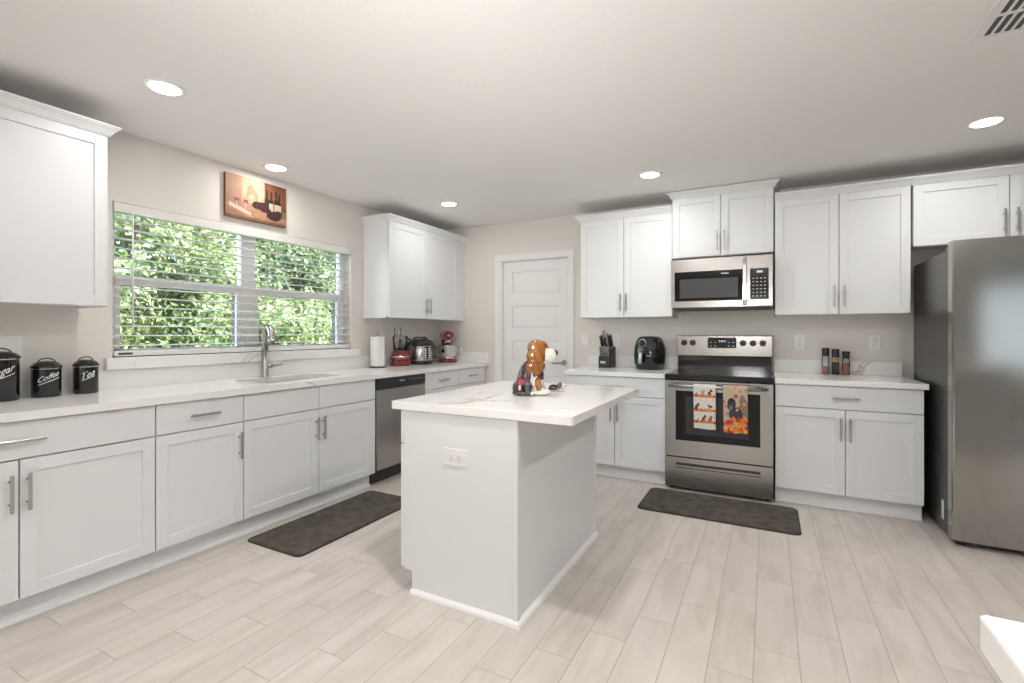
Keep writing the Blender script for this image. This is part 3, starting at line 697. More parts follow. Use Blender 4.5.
# the same lamps go on over the island and the rest of the open room
for x, y, e in ((-.836, 1.40, 12.5), (1.10, 1.30, 11), (-2.6, -1.2, 5.5), (-.8, -1.2, 2.5), (1.1, -1.2, 3)):
    downlight('round recessed light over the part of the room behind the viewer', x, y, e)
t = thing('air_vent', 'white slotted return air grille in the ceiling at the top right', 'vent', (.733, 2.65, CZ))
vx, vy = .62, -.50
ox = .036; sp_ = .0295; n_s = 18; rows = [(-.025, -.165), (-.180, -.32), (-.335, -.475)]
b = B(); holes = []
for (a1, a0) in rows:
    for k in range(n_s): holes.append(rrect(ox+k*sp_, ox+k*sp_+.020, a0, a1, .006, 2))
slab(b, [(0, 0), (0, vy), (vx, vy), (vx, 0)], holes, -.010, -.006); obj('grille_face', b, white_pl, t)
b = B(); box(b, 0, vx, vy, 0, -.0065, -.0005); obj('dark_duct', b, mat('duct_shade', (.10, .10, .10), .8), t)
b = B(); sweep(b, [(0, 0), (0, vy), (vx, vy), (vx, 0)], [(-.008, 0), (.004, 0), (.004, -.004), (-.004, -.013), (-.008, -.010)], closed=True, side=1); obj('rim', b, white_pl, t)

# ------------------------------------------------------------------ wall picture
def noise2(x, y):
    from mathutils import noise
    return noise.noise(V((x, y, 3.3)))
def art(u, v):
    """wine still life; u right, v up, 0..1"""
    L_ = lambda a, b, t: tuple(a[k]*(1-t)+b[k]*t for k in range(3))
    n = noise2(u*9, v*7)*.5+noise2(u*25, v*18)*.25
    c = L_((.80, .50, .30), (.72, .33, .16), max(0, min(1, u+n*.3)))
    if u < .25 and v > .30: c = L_((.80, .50, .33), (.62, .30, .17), 1-v)                       # pale block at left
    if .25 <= u < .62 and v > .42: c = L_((.92, .68, .45), (.78, .40, .18), max(0, min(1, .9*(1-v)+n)))
    if .33 < u < .52 and (v-.62-.12*sin(u*20))**2 < .012: c = L_(c, (.45, .22, .08), .45)
    if u > .62 and v > .25: c = L_((.42, .14, .05), (.55, .22, .08), .5+n)                        # brown barrel wall
    if v < .25+.1*n: c = L_((.80, .50, .32), (.62, .28, .14), .5+n)
    if v < .07: c = L_(c, (.35, .14, .07), .6)
    if abs(v-(.30-.45*(u-.05)))< .05+.03*n and .05 < u < .42: c = L_(c, (.95, .82, .70), .75)                # napkin
    for gx in (.17, .31):
        if ((u-gx)/.045)**2+((v-.48)/.11)**2 < 1: c = L_(c, (.72, .45, .36), .5) if v > .47 else (.50, .20, .15)
        if abs(u-gx) < .006 and .2 < v < .4: c = (.85, .68, .55)
    for bx_, col, top in ((.66, (.10, .07, .02), .84), (.735, (.03, .03, .02), .82), (.825, (.03, .025, .02), .86), (.875, (.05, .02, .02), .80)):
        wdt = .036 if v < top-.22 else .014
        if abs(u-bx_) < wdt and .3 < v < top:
            c = col
            if .34 < v < .52 and bx_ > .7: c = (.80, .66, .50)
    for gx, gy, rx, ry in ((.55, .40, .14, .10), (.64, .33, .09, .08), (.78, .22, .14, .11), (.86, .30, .08, .07)):
        if ((u-gx)/rx)**2+((v-gy)/ry)**2 < 1+n*.8: c = (.10, .025, .035) if sin(u*120)+sin(v*90+u*40) < .6 else (.30, .09, .10)
    if .40 < u < .66 and .10 < v < .26: c = L_((.72, .30, .14), (.88, .52, .30), .5+n)
    if .92 < u and .2 < v < .38: c = (.45, .36, .14)
    l_ = .3*c[0]+.59*c[1]+.11*c[2]
    return tuple((q*.68+l_*.32)**1.6*.66 for q in c)
ay0, ay1, az0, az1 = 2.072, 2.558, 2.082, 2.394
t = thing('canvas_print', 'canvas picture of wine bottles, glasses and grapes above the window', 'picture', (WX, (ay0+ay1)/2, az0))
w_, h_ = ay1-ay0, az1-az0; nu, nv = 150, 100
b = B(); grid = [[b.verts.new((.0255, -w_/2+w_*i/nu, h_*j/nv)) for i in range(nu+1)] for j in range(nv+1)]
for j in range(nv):
    for i in range(nu): b.faces.new((grid[j][i], grid[j][i+1], grid[j+1][i+1], grid[j+1][i]))
o = obj('printed_face', b, canvas_m, t); paint(o, lambda p: art((p.y+w_/2)/w_, p.z/h_))
bx('stretcher_frame', mat('canvas_side', (.16, .08, .045), .8), t, 0.001, .025, -w_/2, w_/2, 0, h_, bev=.001)

# ------------------------------------------------------------------ canisters
def canister(word, label, x, y, r, h):
    # front faces the room towards the viewer's side
    face = math.atan2(-y, -x)+.12
    t = thing('canister', label, 'canister', (x, y, ZT), face, 'black lettered kitchen canisters')
    b = B(); lathe(b, [(r*.96, 0), (r, .004), (r, h-.004), (r*.985, h)], n=40); obj('body', b, black_gloss, t)
    b = B(); lathe(b, [(r*1.0, h), (r*1.06, h+.002), (r*1.06, h+.012), (r*.98, h+.016), (r*.8, h+.028), (r*.4, h+.036), (0, h+.038)], n=40); ld = obj('lid', b, black_gloss, t)
    b = B(); lathe(b, [(r*1.0, h-.003), (r*1.035, h-.003), (r*1.035, h+.002), (r*1.0, h+.002)], n=40); obj('metal_band', b, chrome, ld)
    b = B(); tube(b, [(0, r*.62*cos(a), h+.022+.030*sin(a)) for a in [pi*k/12 for k in range(13)]], .0032, 8); obj('lid_handle', b, dark_grey, ld)
    q = text_bm(word, r*.92 if len(word) < 5 else r*.66, .35, .0)
    q.verts.ensure_lookup_table()
    xs = [v.co.x for v in q.verts]; x1, x0 = max(xs), min(xs)
    tot = B(); merge(tot, q)
    # swash under the word
    m_ = 16; yu = -r*.42
    for k in range(m_):
        a, c = x0+(x1-x0)*k/m_, x0+(x1-x0)*(k+1)/m_
        tot.faces.new([tot.verts.new(p) for p in ((a, yu, .0006), (c, yu, .0006), (c, yu+.0035, .0006), (a, yu+.0035, .0006))])
    for v in tot.verts:
        xx, yy, zz = v.co; zt_ = h*.70+yy+(xx)*.36; a = xx*.84/r
        v.co = V(((r+.0006+zz)*cos(a), (r+.0006+zz)*sin(a), zt_))
    obj('lettering', tot, white_paint, t)
canister('Sugar', 'largest black canister lettered Sugar, cut off by the left photo edge', -3.315, .905, .072, .205)
canister('Coffee', 'middle black canister lettered Coffee on the window counter', -3.33, 1.085, .059, .148)
canister('Tea', 'smallest black canister lettered Tea, nearest the window', -3.33, 1.25, .054, .148)

# ------------------------------------------------------------------ paper towel
t = thing('paper_towel_holder', 'slim metal paper towel holder at the right end of the window', 'paper towel holder', (-3.30, 3.47, ZT))
b = B(); lathe(b, [(.078, 0), (.08, .004), (.076, .009), (.02, .012), (.006, .012)], n=32); obj('base', b, dark_grey, t)
b = B(); cyl(b, (0, 0, .01), (0, 0, .312), .005, n=10); tube(b, [(0, .017*cos(a), .325+.017*sin(a)) for a in [2*pi*k/16-pi/2 for k in range(17)]], .0045, 8); obj('post', b, nickel, t)
t = thing('paper_towel_roll', 'white paper towel roll standing on its holder', 'paper towel roll', (-3.30, 3.47, ZT+.014))
b = B(); lathe(b, [(.02, 0), (.065, 0), (.067, .003), (.067, .277), (.065, .28), (.02, .28), (.02, 0)], n=40); box(b, .052, .0685, -.05, .02, .001, .279, .001)
obj('paper', b, paper_m, t); b = B(); lathe(b, [(.019, -.0), (.021, -.0), (.021, .281), (.019, .281), (.019, 0)], n=24); obj('core', b, mat('cardboard', (.45, .33, .22), .9), t)

# ------------------------------------------------------------------ food processor
t = thing('food_processor', 'red food processor with a clear bowl right of the paper towels', 'food processor', (-3.285, 3.775, ZT), R(-35))
def rprism(b, secs, n=6):
    """stack of rounded-rect sections (hx, hy, r, z)"""
    loops = [[b.verts.new((x, y, z)) for x, y in rrect(-hx, hx, -hy, hy, r, n)] for hx, hy, r, z in secs]
    for A, Q in zip(loops, loops[1:]):
        for k in range(len(A)):
            f = b.faces.new((A[k], A[(k+1) % len(A)], Q[(k+1) % len(A)], Q[k])); f.smooth = True
    b.faces.new(loops[0][::-1]); b.faces.new(loops[-1])
b = B(); rprism(b, [(.082, .09, .045, 0), (.088, .096, .05, .008), (.088, .096, .05, .075), (.083, .09, .05, .085)]); obj('base', b, red_m, t)
b = B(); rprism(b, [(.0838, .0908, .05, .084), (.0838, .0908, .05, .097)]); obj('steel_band', b, chrome, t)
b = B(); rprism(b, [(.083, .09, .05, .097), (.082, .088, .055, .11), (.072, .075, .06, .145), (.066, .066, .06, .152)]); obj('shoulder', b, red_m, t)
b = B(); lathe(b, [(.068, .156), (.074, .27), (.0745, .283)], n=36); bw = obj('bowl', b, clear_m, t)
b = B(); tube(b, [(0, .073, .27), (0, .105, .265), (0, .112, .22), (0, .10, .17), (0, .068, .165)], .009, 10); obj('bowl_handle', b, dark_grey, bw)
b = B(); lathe(b, [(.0765, .283), (.077, .293), (.06, .30), (.034, .302)], n=36); cl_ = obj('bowl_lid', b, clear_m, t)
b = B(); lathe(b, [(.033, .30), (.032, .375)], (0, -.025, 0), 24, .8, 1.1); lathe(b, [(.032, .386), (.033, .393), (0, .394)], (0, -.025, 0), 24, .8, 1.1); obj('feed_tube', b, clear_m, cl_)
b = B(); lathe(b, [(.035, .158), (.024, .18), (.016, .22), (.010, .262), (0, .27)], n=20)
for a in (0, pi):
    q = B(); prism(q, [(.015, -.012), (.06, -.006), (.062, .004), (.015, .012)], 2, .18, .184); xf(q, rz=a); merge(b, q)
obj('blade', b, black_sat, bw)
bx('paddle_switches', chrome, t, -.05, .05, -.099, -.094, .045, .062, bev=.002)
b = B(); tube(b, [(-.08, .03, .03), (-.12, .05, .035), (-.135, .0, .012), (-.12, -.05, .006)], .004, 8); obj('power_cord', b, black_sat, t)

# ------------------------------------------------------------------ pressure cooker
t = thing('pressure_cooker', 'stainless electric pressure cooker with black lid in the corner', 'pressure cooker', (-3.265, 4.07, ZT), R(40))
b = B(); lathe(b, [(.12, 0), (.137, .004), (.14, .03), (.133, .04), (.1, .042)], n=44); obj('base_ring', b, black_sat, t)
b = B(); lathe(b, [(.128, .038), (.13, .042), (.13, .198), (.126, .202)], n=44); obj('body', b, steel, t)
b = B(); lathe(b, [(.136, .198), (.141, .204), (.141, .222), (.132, .236), (.10, .255), (.05, .264), (0, .265)], n=44); ld = obj('lid', b, black_sat, t)
b = B(); prism(b, [(-.085, .25), (-.07, .283), (-.05, .29), (.05, .29), (.07, .283), (.085, .25), (.065, .25), (.05, .272), (-.05, .272), (-.065, .25)], 1, -.022, .022, .003); obj('lid_handle', b, black_sat, ld)
b = B(); cyl(b, (.04, .06, .25), (.04, .06, .28), .014, .012, 14); obj('steam_valve', b, black_matte, ld)
for s in (-1, 1):
    b = B(); prism(b, [(s*.125, .155), (s*.165, .16), (s*.17, .178), (s*.168, .195), (s*.125, .198)], 1, -.04, .04, .004); obj('side_handle', b, black_sat, t)
b = B(); n = 12; span = .52
for i in range(n):
    a0, a1 = -pi/2-span/2+span*i/n+.55, -pi/2-span/2+span*(i+1)/n+.55
    for r0, r1 in (((.130, .1345)),):
        q = [b.verts.new((r*cos(a), r*sin(a), z)) for z in (.062, .186) for a in (a0, a1) for r in (r0, r1)]
        for f in ((1, 3, 7, 5), (0, 1, 5, 4), (2, 6, 7, 3), (4, 5, 7, 6), (0, 2, 3, 1)): b.faces.new([q[k] for k in f])
cpn = obj('control_panel', b, black_gloss, t)
b = B()
for i in range(2):
    for j in range(6):
        a = -pi/2+.55+(-.17 if i == 0 else .17); q = B(); box(q, -.010, .010, -.1358, -.1346, .07+j*.018, .081+j*.018); xf(q, rz=a+pi/2); merge(b, q)
obj('buttons', b, white_pl, cpn)
b = B(); q = B(); box(q, -.014, .014, -.136, -.1346, .11, .16); xf(q, rz=.55); merge(b, q); obj('screen', b, dark_grey, cpn)

# ------------------------------------------------------------------ stand mixer
t = thing('stand_mixer', 'red stand mixer with a steel bowl in the far counter corner', 'stand mixer', (-3.225, 4.495, ZT), R(45)); t.scale = (1.16, 1.08, 1.0)
# local -y faces the viewer
b = B(); rprism(b, [(.085, .115, .06, 0), (.09, .12, .065, .006), (.088, .118, .065, .022), (.07, .1, .05, .03), (.05, .07, .04, .034)]); bmesh.ops.translate(b, vec=(0, -.02, 0), verts=b.verts); obj('base', b, red_m, t)
b = B(); rprism(b, [(.05, .04, .03, .028), (.045, .034, .028, .10), (.042, .034, .028, .2), (.05, .045, .03, .25)]); bmesh.ops.translate(b, vec=(0, .07, 0), verts=b.verts); obj('column', b, red_m, t)
b = B(); secs = []
for yy, rr, zz in ((.13, .03, .295), (.115, .052, .297), (.06, .064, .302), (-.02, .064, .303), (-.08, .058, .303), (-.112, .048, .302), (-.12, .036, .302)):
    secs.append([b.verts.new((rr*cos(2*pi*k/28), yy, zz+rr*.92*sin(2*pi*k/28))) for k in range(28)])
for A, Q in zip(secs, secs[1:]):
    for k in range(28):
        f = b.faces.new((A[k], A[(k+1) % 28], Q[(k+1) % 28], Q[k])); f.smooth = True
b.faces.new(secs[0]); b.faces.new(secs[-1][::-1]); hd = obj('motor_head', b, red_m, t)
b = B(); cyl(b, (0, -.118, .302), (0, -.132, .302), .017, .015, 24); cyl(b, (0, -.13, .302), (0, -.134, .302), .008, .006, 16); obj('hub_cap', b, chrome, hd)
b = B()
ring = [(.0655*cos(a), -.0, .0) for a in (0, 1)]
for yy0, yy1 in ((-.09, -.10),):
    cyl(b, (0, yy0, .302), (0, yy1, .302), .0575, .0555, 28)
obj('trim_band', b, chrome, hd)
b = B(); lathe(b, [(.036, .215), (.034, .245)], (0, -.055, 0), 24); cyl(b, (0, -.055, .135), (0, -.055, .22), .010, n=12); obj('beater_shaft', b, chrome, hd)
b = B(); lathe(b, [(.045, .036), (.06, .037), (.06, .045), (.052, .05), (.075, .075), (.093, .12), (.099, .19), (.102, .192), (.097, .192), (.090, .12), (.07, .078), (.0, .055)], (0, -.055, 0), 36); bw = obj('bowl', b, chrome, t)
b = B(); tube(b, [(.098, -.06, .175), (.128, -.07, .172), (.134, -.072, .13), (.12, -.068, .095), (.088, -.06, .10)], .005, 10); obj('bowl_handle', b, chrome, bw)
b = B(); tube(b, [(-.03, .1, .02), (-.1, .1, .06), (-.13, .06, .03), (-.12, .0, .005)], .004, 8); obj('power_cord', b, black_sat, t)

# ------------------------------------------------------------------ knife block
t = thing('knife_block', 'black slanted knife block with pale label under the left wall cabinet', 'knife block', (-1.365, 4.50, ZT), R(-12))
b = B(); prism(b, [(-.06, 0), (.075, 0), (.075, .19), (.055, .205), (.0, .165), (-.02, .118), (-.06, .108)], 0, -.056, .056, .004)
blk = obj('block', b, black_sat, t)
bx('label_plate', grey_mark, blk, -.034, .018, -.0615, -.0598, .042, .062)
def knife(label, group, x, y, z, L, wd, silver, lean=.36):
    # y, z on the block's slot face; handles lean to the front like the block
    a = R(-12); px, py = -1.365+x*cos(a)-y*sin(a), 4.50+x*sin(a)+y*cos(a)
    k = thing('knife', label, 'knife', (px, py, ZT+z), a, group)
    b = B(); box(b, -wd*.45, wd*.45, -wd*.8, wd*.8, -.004, .010, .001); xf(b, rx=lean); obj('bolster', b, nickel, k)
    b = B(); rprism(b, [(wd*.42, wd*.8, wd*.3, .010), (wd*.5, wd*.95, wd*.35, L*.45), (wd*.42, wd*.8, wd*.3, L*.8), (wd*.5, wd, wd*.35, L)], 3); xf(b, rx=lean); h_ = obj('grip', b, nickel if silver else black_sat, k)
    b = B(); rprism(b, [(wd*.5, wd, wd*.35, L), (wd*.4, wd*.85, wd*.3, L+.006)], 3); xf(b, rx=lean); obj('end_cap', b, nickel, h_)
for k in range(6):
    knife('steak knife with a silver grip in the low front row of the block', 'steak knives in the block', -.043+k*.0172, -.041, .116, .082, .011, True, .22)
for lab, x, y, z, L, wd, sv_ in (('tallest chef knife grip at the back left of the knife block', -.030, .040, .198, .155, .023, True), ('thin black knife grip leaning at the left of the block', -.046, .012, .175, .135, .020, False),
        ('black knife grip in the middle of the knife block', -.004, .014, .177, .12, .022, False), ('wide pale steel knife grip right of the middle of the block', .020, .016, .180, .145, .022, True),
        ('black knife grip at the right end of the knife block', .040, .034, .194, .12, .021, False)):
    knife(lab, None, x, y, z, L, wd, sv_)

# ------------------------------------------------------------------ air fryer
t = thing('air_fryer', 'glossy black egg-shaped air fryer with silver dial left of the range', 'air fryer', (-.955, 4.475, ZT), R(-14))
b = B(); rprism(b, [(.085, .10, .06, 0), (.10, .115, .07, .004), (.118, .130, .085, .06), (.124, .135, .09, .13), (.120, .131, .088, .20), (.104, .115, .08, .26), (.088, .10, .072, .288), (.075, .088, .065, .297), (.05, .06, .045, .301)], 8); obj('shell', b, black_gloss, t)
b = B(); cyl(b, (-.006, -.105, .244), (-.006, -.136, .238), .040, .038, 32); dl = obj('dial_ring', b, chrome, t)
b = B(); cyl(b, (-.006, -.134, .2385), (-.006, -.139, .2372), .031, .030, 32); cyl(b, (-.006, -.138, .237), (-.006, -.148, .235), .016, .015, 20); obj('dial_face', b, black_sat, dl)
b = B(); box(b, -.007, -.005, -.150, -.147, .237, .248); obj('pointer', b, white_pl, dl)
b = B(); prism(b, [(-.129, .165), (-.139, .165), (-.165, .15), (-.170, .10), (-.168, .055), (-.158, .05), (-.155, .10), (-.15, .14), (-.129, .148)], 0, -.028, .010, .004); hn = obj('basket_handle', b, black_sat, t)
b = B(); prism(b, [(-.1395, .164), (-.1655, .151), (-.1715, .10), (-.1695, .056), (-.173, .057), (-.175, .10), (-.169, .154), (-.141, .168)], 0, -.023, .005, .001); obj('silver_inlay', b, nickel, hn)
b = B()
for a0, a1, c in ((-.118, .118, .178),):
    box(b, -.075, .075, -.1338, -.128, c, c+.003)
obj('basket_seam', b, slot_m, t)
bx('brand_mark', grey_mark, t, .035, .075, -.1355, -.133, .125, .130)

# ------------------------------------------------------------------ spice grinders
pink = mat('pink_salt', (.62, .28, .22), .6, var=.35, vscale=140)
pepper = mat('peppercorns', (.06, .04, .03), .6, var=.6, vscale=160)
mixed = mat('mixed_spice', (.42, .16, .10), .6, var=.6, vscale=120)
for i, (x, lab, fill_m, fh, h, cap) in enumerate(((.405, 'tallest spice grinder with pink salt in its lower half, leftmost of three', pink, .058, .150, .060), (.472, 'spice grinder of black peppercorns with tan paper neck label, middle of three', pepper, .095, .145, .058), (.541, 'spice grinder of red mixed seasoning with flared black cap, rightmost of three', mixed, .085, .135, .050))):
    t = thing('spice_grinder', lab, 'spice grinder', (x, 4.595, ZT), 0, 'spice grinders beside the range')
    b = B(); lathe(b, [(.022, 0), (.026, .003), (.026, h-.03), (.022, h-.008), (.021, h)], n=28); obj('glass_bottle', b, jar_m, t)
    b = B(); lathe(b, [(.0, .0045), (.0238, .0052), (.0238, fh), (.012, fh+.006), (0, fh+.007)], n=24); obj('contents', b, fill_m, t)
    b = B(); lathe(b, [(.0235, h-.006), (.0255, h-.002), (.0255 if i != 2 else .0225, h+.012), (.026 if i != 2 else .029, h+cap-.003), (.0245, h+cap), (0, h+cap)], n=28); obj('grinder_cap', b, black_sat, t)
    if i == 1:
        b = B(); lathe(b, [(.0262, h-.045), (.0266, h-.044), (.0266, h-.010), (.0225, h-.009), (.022, h-.02), (.0262, h-.034)], n=28); lb = obj('neck_label', b, mat('kraft_label', (.52, .36, .19), .7), t)
        b = B()
        for k in range(5): box(b, -.010+k*.0042, -.0075+k*.0042, -.0275, -.0262, h-.032, h-.022)
        obj('label_print', b, slot_m, lb)

# ------------------------------------------------------------------ dish towels
def towel(label, x0, x1, zb, fn, seed):
    t = thing('dish_towel', label, 'dish towel', ((x0+x1)/2, 3.944, .833), 0, 'autumn dish towels on the oven handle')
    w_ = x1-x0; r = .0195; nu, path = 60, []
    zbk = -.20
    for k in range(12): path.append((r-.002, zbk+(0-zbk)*k/12, None))
    for k in range(13): a = pi*k/12; path.append((r*cos(a), r*sin(a)+.001, None))
    n = 120; zf = zb-.833
    for k in range(1, n+1): path.append((-r, zf*k/n, None))
    b = B(); g = []; tot = .833-zb
    for j, (y, z, _) in enumerate(path):
        row = []
        for i in range(nu+1):
            u = i/nu; d_ = max(0, -z)/tot; wob = .003*sin(u*7+seed)*d_ if j >= 24 else 0
            sh = 1-.02*d_
            row.append(b.verts.new(((u-.5)*w_*sh+.004*d_*sin(seed), y+wob-.002*d_, z+.002*sin(u*5+seed)*d_)))
        g.append(row)
    for j in range(len(g)-1):
        for i in range(nu): b.faces.new((g[j][i], g[j][i+1], g[j+1][i+1], g[j+1][i])).smooth = True
    bmesh.ops.recalc_face_normals(b, faces=b.faces[:])
    bmesh.ops.solidify(b, geom=b.faces[:], thickness=.0025)
    o = obj('cloth', b, cloth_m, t)
    paint(o, lambda p: fn(p.x/w_+.5, max(0, (p.z-zf)/(.02-zf))) if p.y < .004 else (.62, .58, .52))
def el(u, v, cx_, cy_, rx, ry): return ((u-cx_)/rx)**2+((v-cy_)/ry)**2 < 1
rs = random.Random(5)
wleaf = [(rs.random(), .12+.86*rs.random(), rs.choice([(.5, .12, .04), (.55, .25, .06), (.25, .06, .05)])) for _ in range(26)]
bleaf = [(rs.random(), -.022+.05*rs.random(), .03+.025*rs.random(), rs.choice([(.42, .03, .02), (.60, .07, .02), (.72, .30, .04), (.30, .03, .02), (.70, .22, .03)])) for _ in range(46)]
def white_towel(u, v):
    c = (.70, .67, .62)
    for lx, ly, col in wleaf:
        if el(u, v, lx, ly, .022, .011): c = col
    for base, items in ((.745, ((.14, .5, 0), (.45, .9, 1), (.76, 1, 2))), (.425, ((.18, 1, 2), (.36, .35, 0), (.55, .3, 2), (.78, .75, 3))), (.165, ((.22, .5, 1), (.50, 1, 4), (.78, .95, 0)))):
        for x, s, kind in items:
            col = [(.22, .13, .08), (.42, .30, .22), (.04, .035, .035), (.06, .05, .05), (.10, .05, .03)][kind]
            if kind == 3:
                if el(u, v, x, base+.085, .09, .022) or el(u, v, x-.09, base+.11, .035, .022) or (abs(abs(u-x)-.06) < .014 and base < v < base+.08): c = col
            else:
                if el(u, v, x-.02*s, base+.045*s, .085*s, .06*s) or el(u, v, x+.035*s, base+.118*s, .055*s, .034*s): c = col
                if kind in (2, 4) and s > .6 and el(u, v, x+.03, base+.05, .03, .03): c = (.55, .26, .08)
                if kind == 2 and s > .6 and el(u, v, x+.10, base+.11, .05, .010): c = (.55, .05, .04)
        if base-.035 < v < base+.022+.008*sin(u*40):
            k = int(u*22)+int(v*60)*7
            c = (.62, .18, .03)
            for lx, ly, r_, col in bleaf:
                if el(u, v, lx, base-.006+ly, r_, r_*.42): c = col
    return c
tleaf = [(rs.random(), .02+.30*rs.random()**1.2, .05+.05*rs.random(), rs.choice([(.58, .03, .015), (.45, .02, .015), (.60, .05, .02), (.75, .24, .02), (.78, .42, .06), (.68, .14, .02)])) for _ in range(52)]
tleaf += [(.28, .92, .07, (.75, .45, .07)), (.52, .97, .07, (.72, .28, .03)), (.93, .90, .07, (.72, .28, .03)), (.53, .78, .085, (.60, .05, .03)), (.70, .88, .04, (.45, .05, .03)), (.22, .80, .05, (.74, .42, .06)), (.03, .66, .05, (.55, .06, .03)), (.12, .56, .05, (.60, .08, .03)), (.18, .40, .045, (.5, .05, .03)), (.66, .54, .055, (.6, .05, .03)), (.58, .49, .05, (.72, .50, .20)), (.88, .62, .07, (.75, .33, .04)), (.9, .33, .07, (.72, .30, .03))]
def tan_towel(u, v):
    c = (.50, .43, .34)
    if v < .12: c = (.62, .50, .22)
    if el(u, v, .85, .48, .18, .26) or el(u, v, .80, .68, .12, .13) or (abs(u-.78) < .05*(1-(v-.72)/.12) and .72 < v < .84): c = (.22, .15, .12) if (u+v*2) % .2 < .12 else (.30, .22, .17)
    if el(u, v, .52, .40, .28, .15): c = (.05, .05, .065)
    if el(u, v, .36, .62, .17, .12) or el(u, v, .25, .60, .07, .11): c = (.035, .035, .045)
    if el(u, v, .33, .54, .08, .05): c = (.20, .16, .14)
    if el(u, v, .42, .63, .02, .012): c = (.35, .2, .08)
    for lx, ly, r_, col in tleaf:
        a = math.atan2((v-ly)*2.2, u-lx)
        if el(u, v, lx, ly, r_*(1+.25*cos(5*a)), r_*.5*(1+.25*cos(5*a))): c = col
    return c
towel('white dish towel with rows of small dogs and orange leaves on the oven handle', -.509, -.351, .515, white_towel, 1.)
towel('tan dish towel with a dark dog among red and orange leaves on the oven handle', -.299, -.135, .504, tan_towel, 2.4)

# ------------------------------------------------------------------ ceramic dogs on the island
t = thing('cookie_jar', 'large glazed ceramic dog in a dark plaid jacket, a lidded jar on the island', 'cookie jar', (-1.118, 2.335, ZT), R(4))
BR, WH, DK = (.30, .10, .015), (.78, .75, .70), (.035, .03, .03)
b = B()
ell(b, (-.022, .0, .095), (.058, .058, .100), (0, .25, 0)); ell(b, (.015, 0, .10), (.052, .050, .085)); ell(b, (-.050, 0, .05), (.042, .058, .050))
ell(b, (-.060, -.045, .038), (.036, .024, .042)); ell(b, (-.060, .045, .038), (.036, .024, .042)); ell(b, (-.050, -.057, .012), (.043, .020, .014)); ell(b, (-.050, .057, .012), (.043, .02, .014))
for s in (-1, 1):
    tq = B(); tube(tq, [(.01, s*.045, .13), (.0, s*.055, .08), (.0 if s < 0 else .05, s*.056, .02)], [.026, .022, .018], 12); merge(b, tq)
    ell(b, (.005 if s < 0 else .06, s*.056, .013), (.027, .019, .014))
ell(b, (.045, .0, .018), (.055, .045, .020)); ell(b, (.018, 0, .165), (.044, .042, .030))
ell(b, (.052, -.040, .055), (.017, .014, .026)); ell(b, (.055, -.044, .082), (.013, .012, .013))
b2 = remeshed(b, .0035, 5)
bmesh.ops.bisect_plane(b2, geom=b2.verts[:]+b2.edges[:]+b2.faces[:], plane_co=(0, 0, .0015), plane_no=(0, 0, 1), clear_inner=True)
bmesh.ops.holes_fill(b2, edges=[e for e in b2.edges if e.is_boundary], sides=0)
o = obj('jar_body', b2, ceramic_m, t)
def dogbody(p):
    x, y, z = p
    if ((x-.053)/.022)**2+((z-.065)/.036)**2 < 1 and y < -.036: return (.36, .13, .02) if z < .085 or x > .05 else (.05, .03, .02)
    leg = abs(y) > .036 and x < .03 and z < .075 and x > -.04
    if leg and y < 0 and x < .02: return DK if z < .058 else (.10, .09, .12)
    if x < -.03 and z < .062 and not (-.05 < x and z > .03): return DK if (x < -.05 or z < .03) else (.62, .45, .30)
    front = x > .004+.30*abs(y)-.15*(.13-z)
    if y < 0 and x > .045 and z > .085 or y > .02 and x > .03 and z > .08: front = False
    if front or z < .03: return WH
    if z < .055: return (.66, .50, .34)
    u_, w_ = (x*1.0+y*.4)*60, (z-x*.3)*60
    c = (.018, .018, .032)
    if (u_ % 2.2) < .9: c = (.075, .022, .035)
    if (w_ % 2.2) < .8: c = (.06, .035, .055) if (u_ % 2.2) >= .9 else (.22, .012, .02)
    if ((x+.035)/.022)**2+((z-.072)/.016)**2 < 1 and y < 0: c = (.50, .015, .03)
    return c
paint(o, dogbody)
b = B(); ell(b, (.026, 0, .245), (.050, .046, .052)); ell(b, (.020, 0, .205), (.044, .042, .036)); ell(b, (.086, 0, .216), (.046, .035, .038), (0, .12, 0)); ell(b, (.075, 0, .20), (.038, .032, .022)); ell(b, (.055, 0, .262), (.03, .034, .026))
b2 = remeshed(b, .0035, 5)
lid = obj('head_lid', b2, ceramic_m, t); lid.rotation_euler = (0, 0, R(26))
def dogface(p):
    x, y, z = p
    if ((x-.062)/.009)**2+((z-.258)/.010)**2 < 1 and abs(y) > .02: return (.02, .015, .01)
    if x > .066 and z < .25: return WH
    if x < -.005 and z > .22: return (.16, .10, .06)
    return BR
paint(lid, dogface)
b = B(); ell(b, (.127, 0, .225), (.012, .016, .016)); obj('nose', b, black_gloss, lid)
for s in (-1, 1):
    b = B(); ell(b, (.022, s*.047, .250), (.046, .013, .046)); ell(b, (.014, s*.054, .205), (.042, .012, .050), (0, .12, 0)); ell(b, (.008 if s < 0 else .030, s*.057, .150), (.047, .013, .044))
    ell(b, (.004 if s < 0 else .03, s*.058, .128), (.034, .012, .028))
    er = obj('ear', remeshed(b, .003, 5), ceramic_m, lid)
    paint(er, lambda p: (.12, .045, .01) if abs(p.z-.177) < .0022 or (sin(p.x*170+p.z*60) > .93) else ((.33, .115, .016) if p.z > .177 else (.27, .09, .014)))
bx('collar_tag', nickel, t, .048, .058, -.046, -.043, .150, .168, bev=.001)
t = thing('dog_figurine', 'small ceramic puppy figurine lying beside the ceramic dog jar', 'figurine', (-1.062, 2.545, ZT), R(24))
b = B(); ell(b, (-.020, 0, .020), (.028, .020, .019)); ell(b, (-.032, 0, .016), (.018, .020, .016)); ell(b, (.008, 0, .022), (.022, .018, .018)); ell(b, (.024, 0, .034), (.018, .016, .017)); ell(b, (.038, 0, .029), (.013, .011, .010))
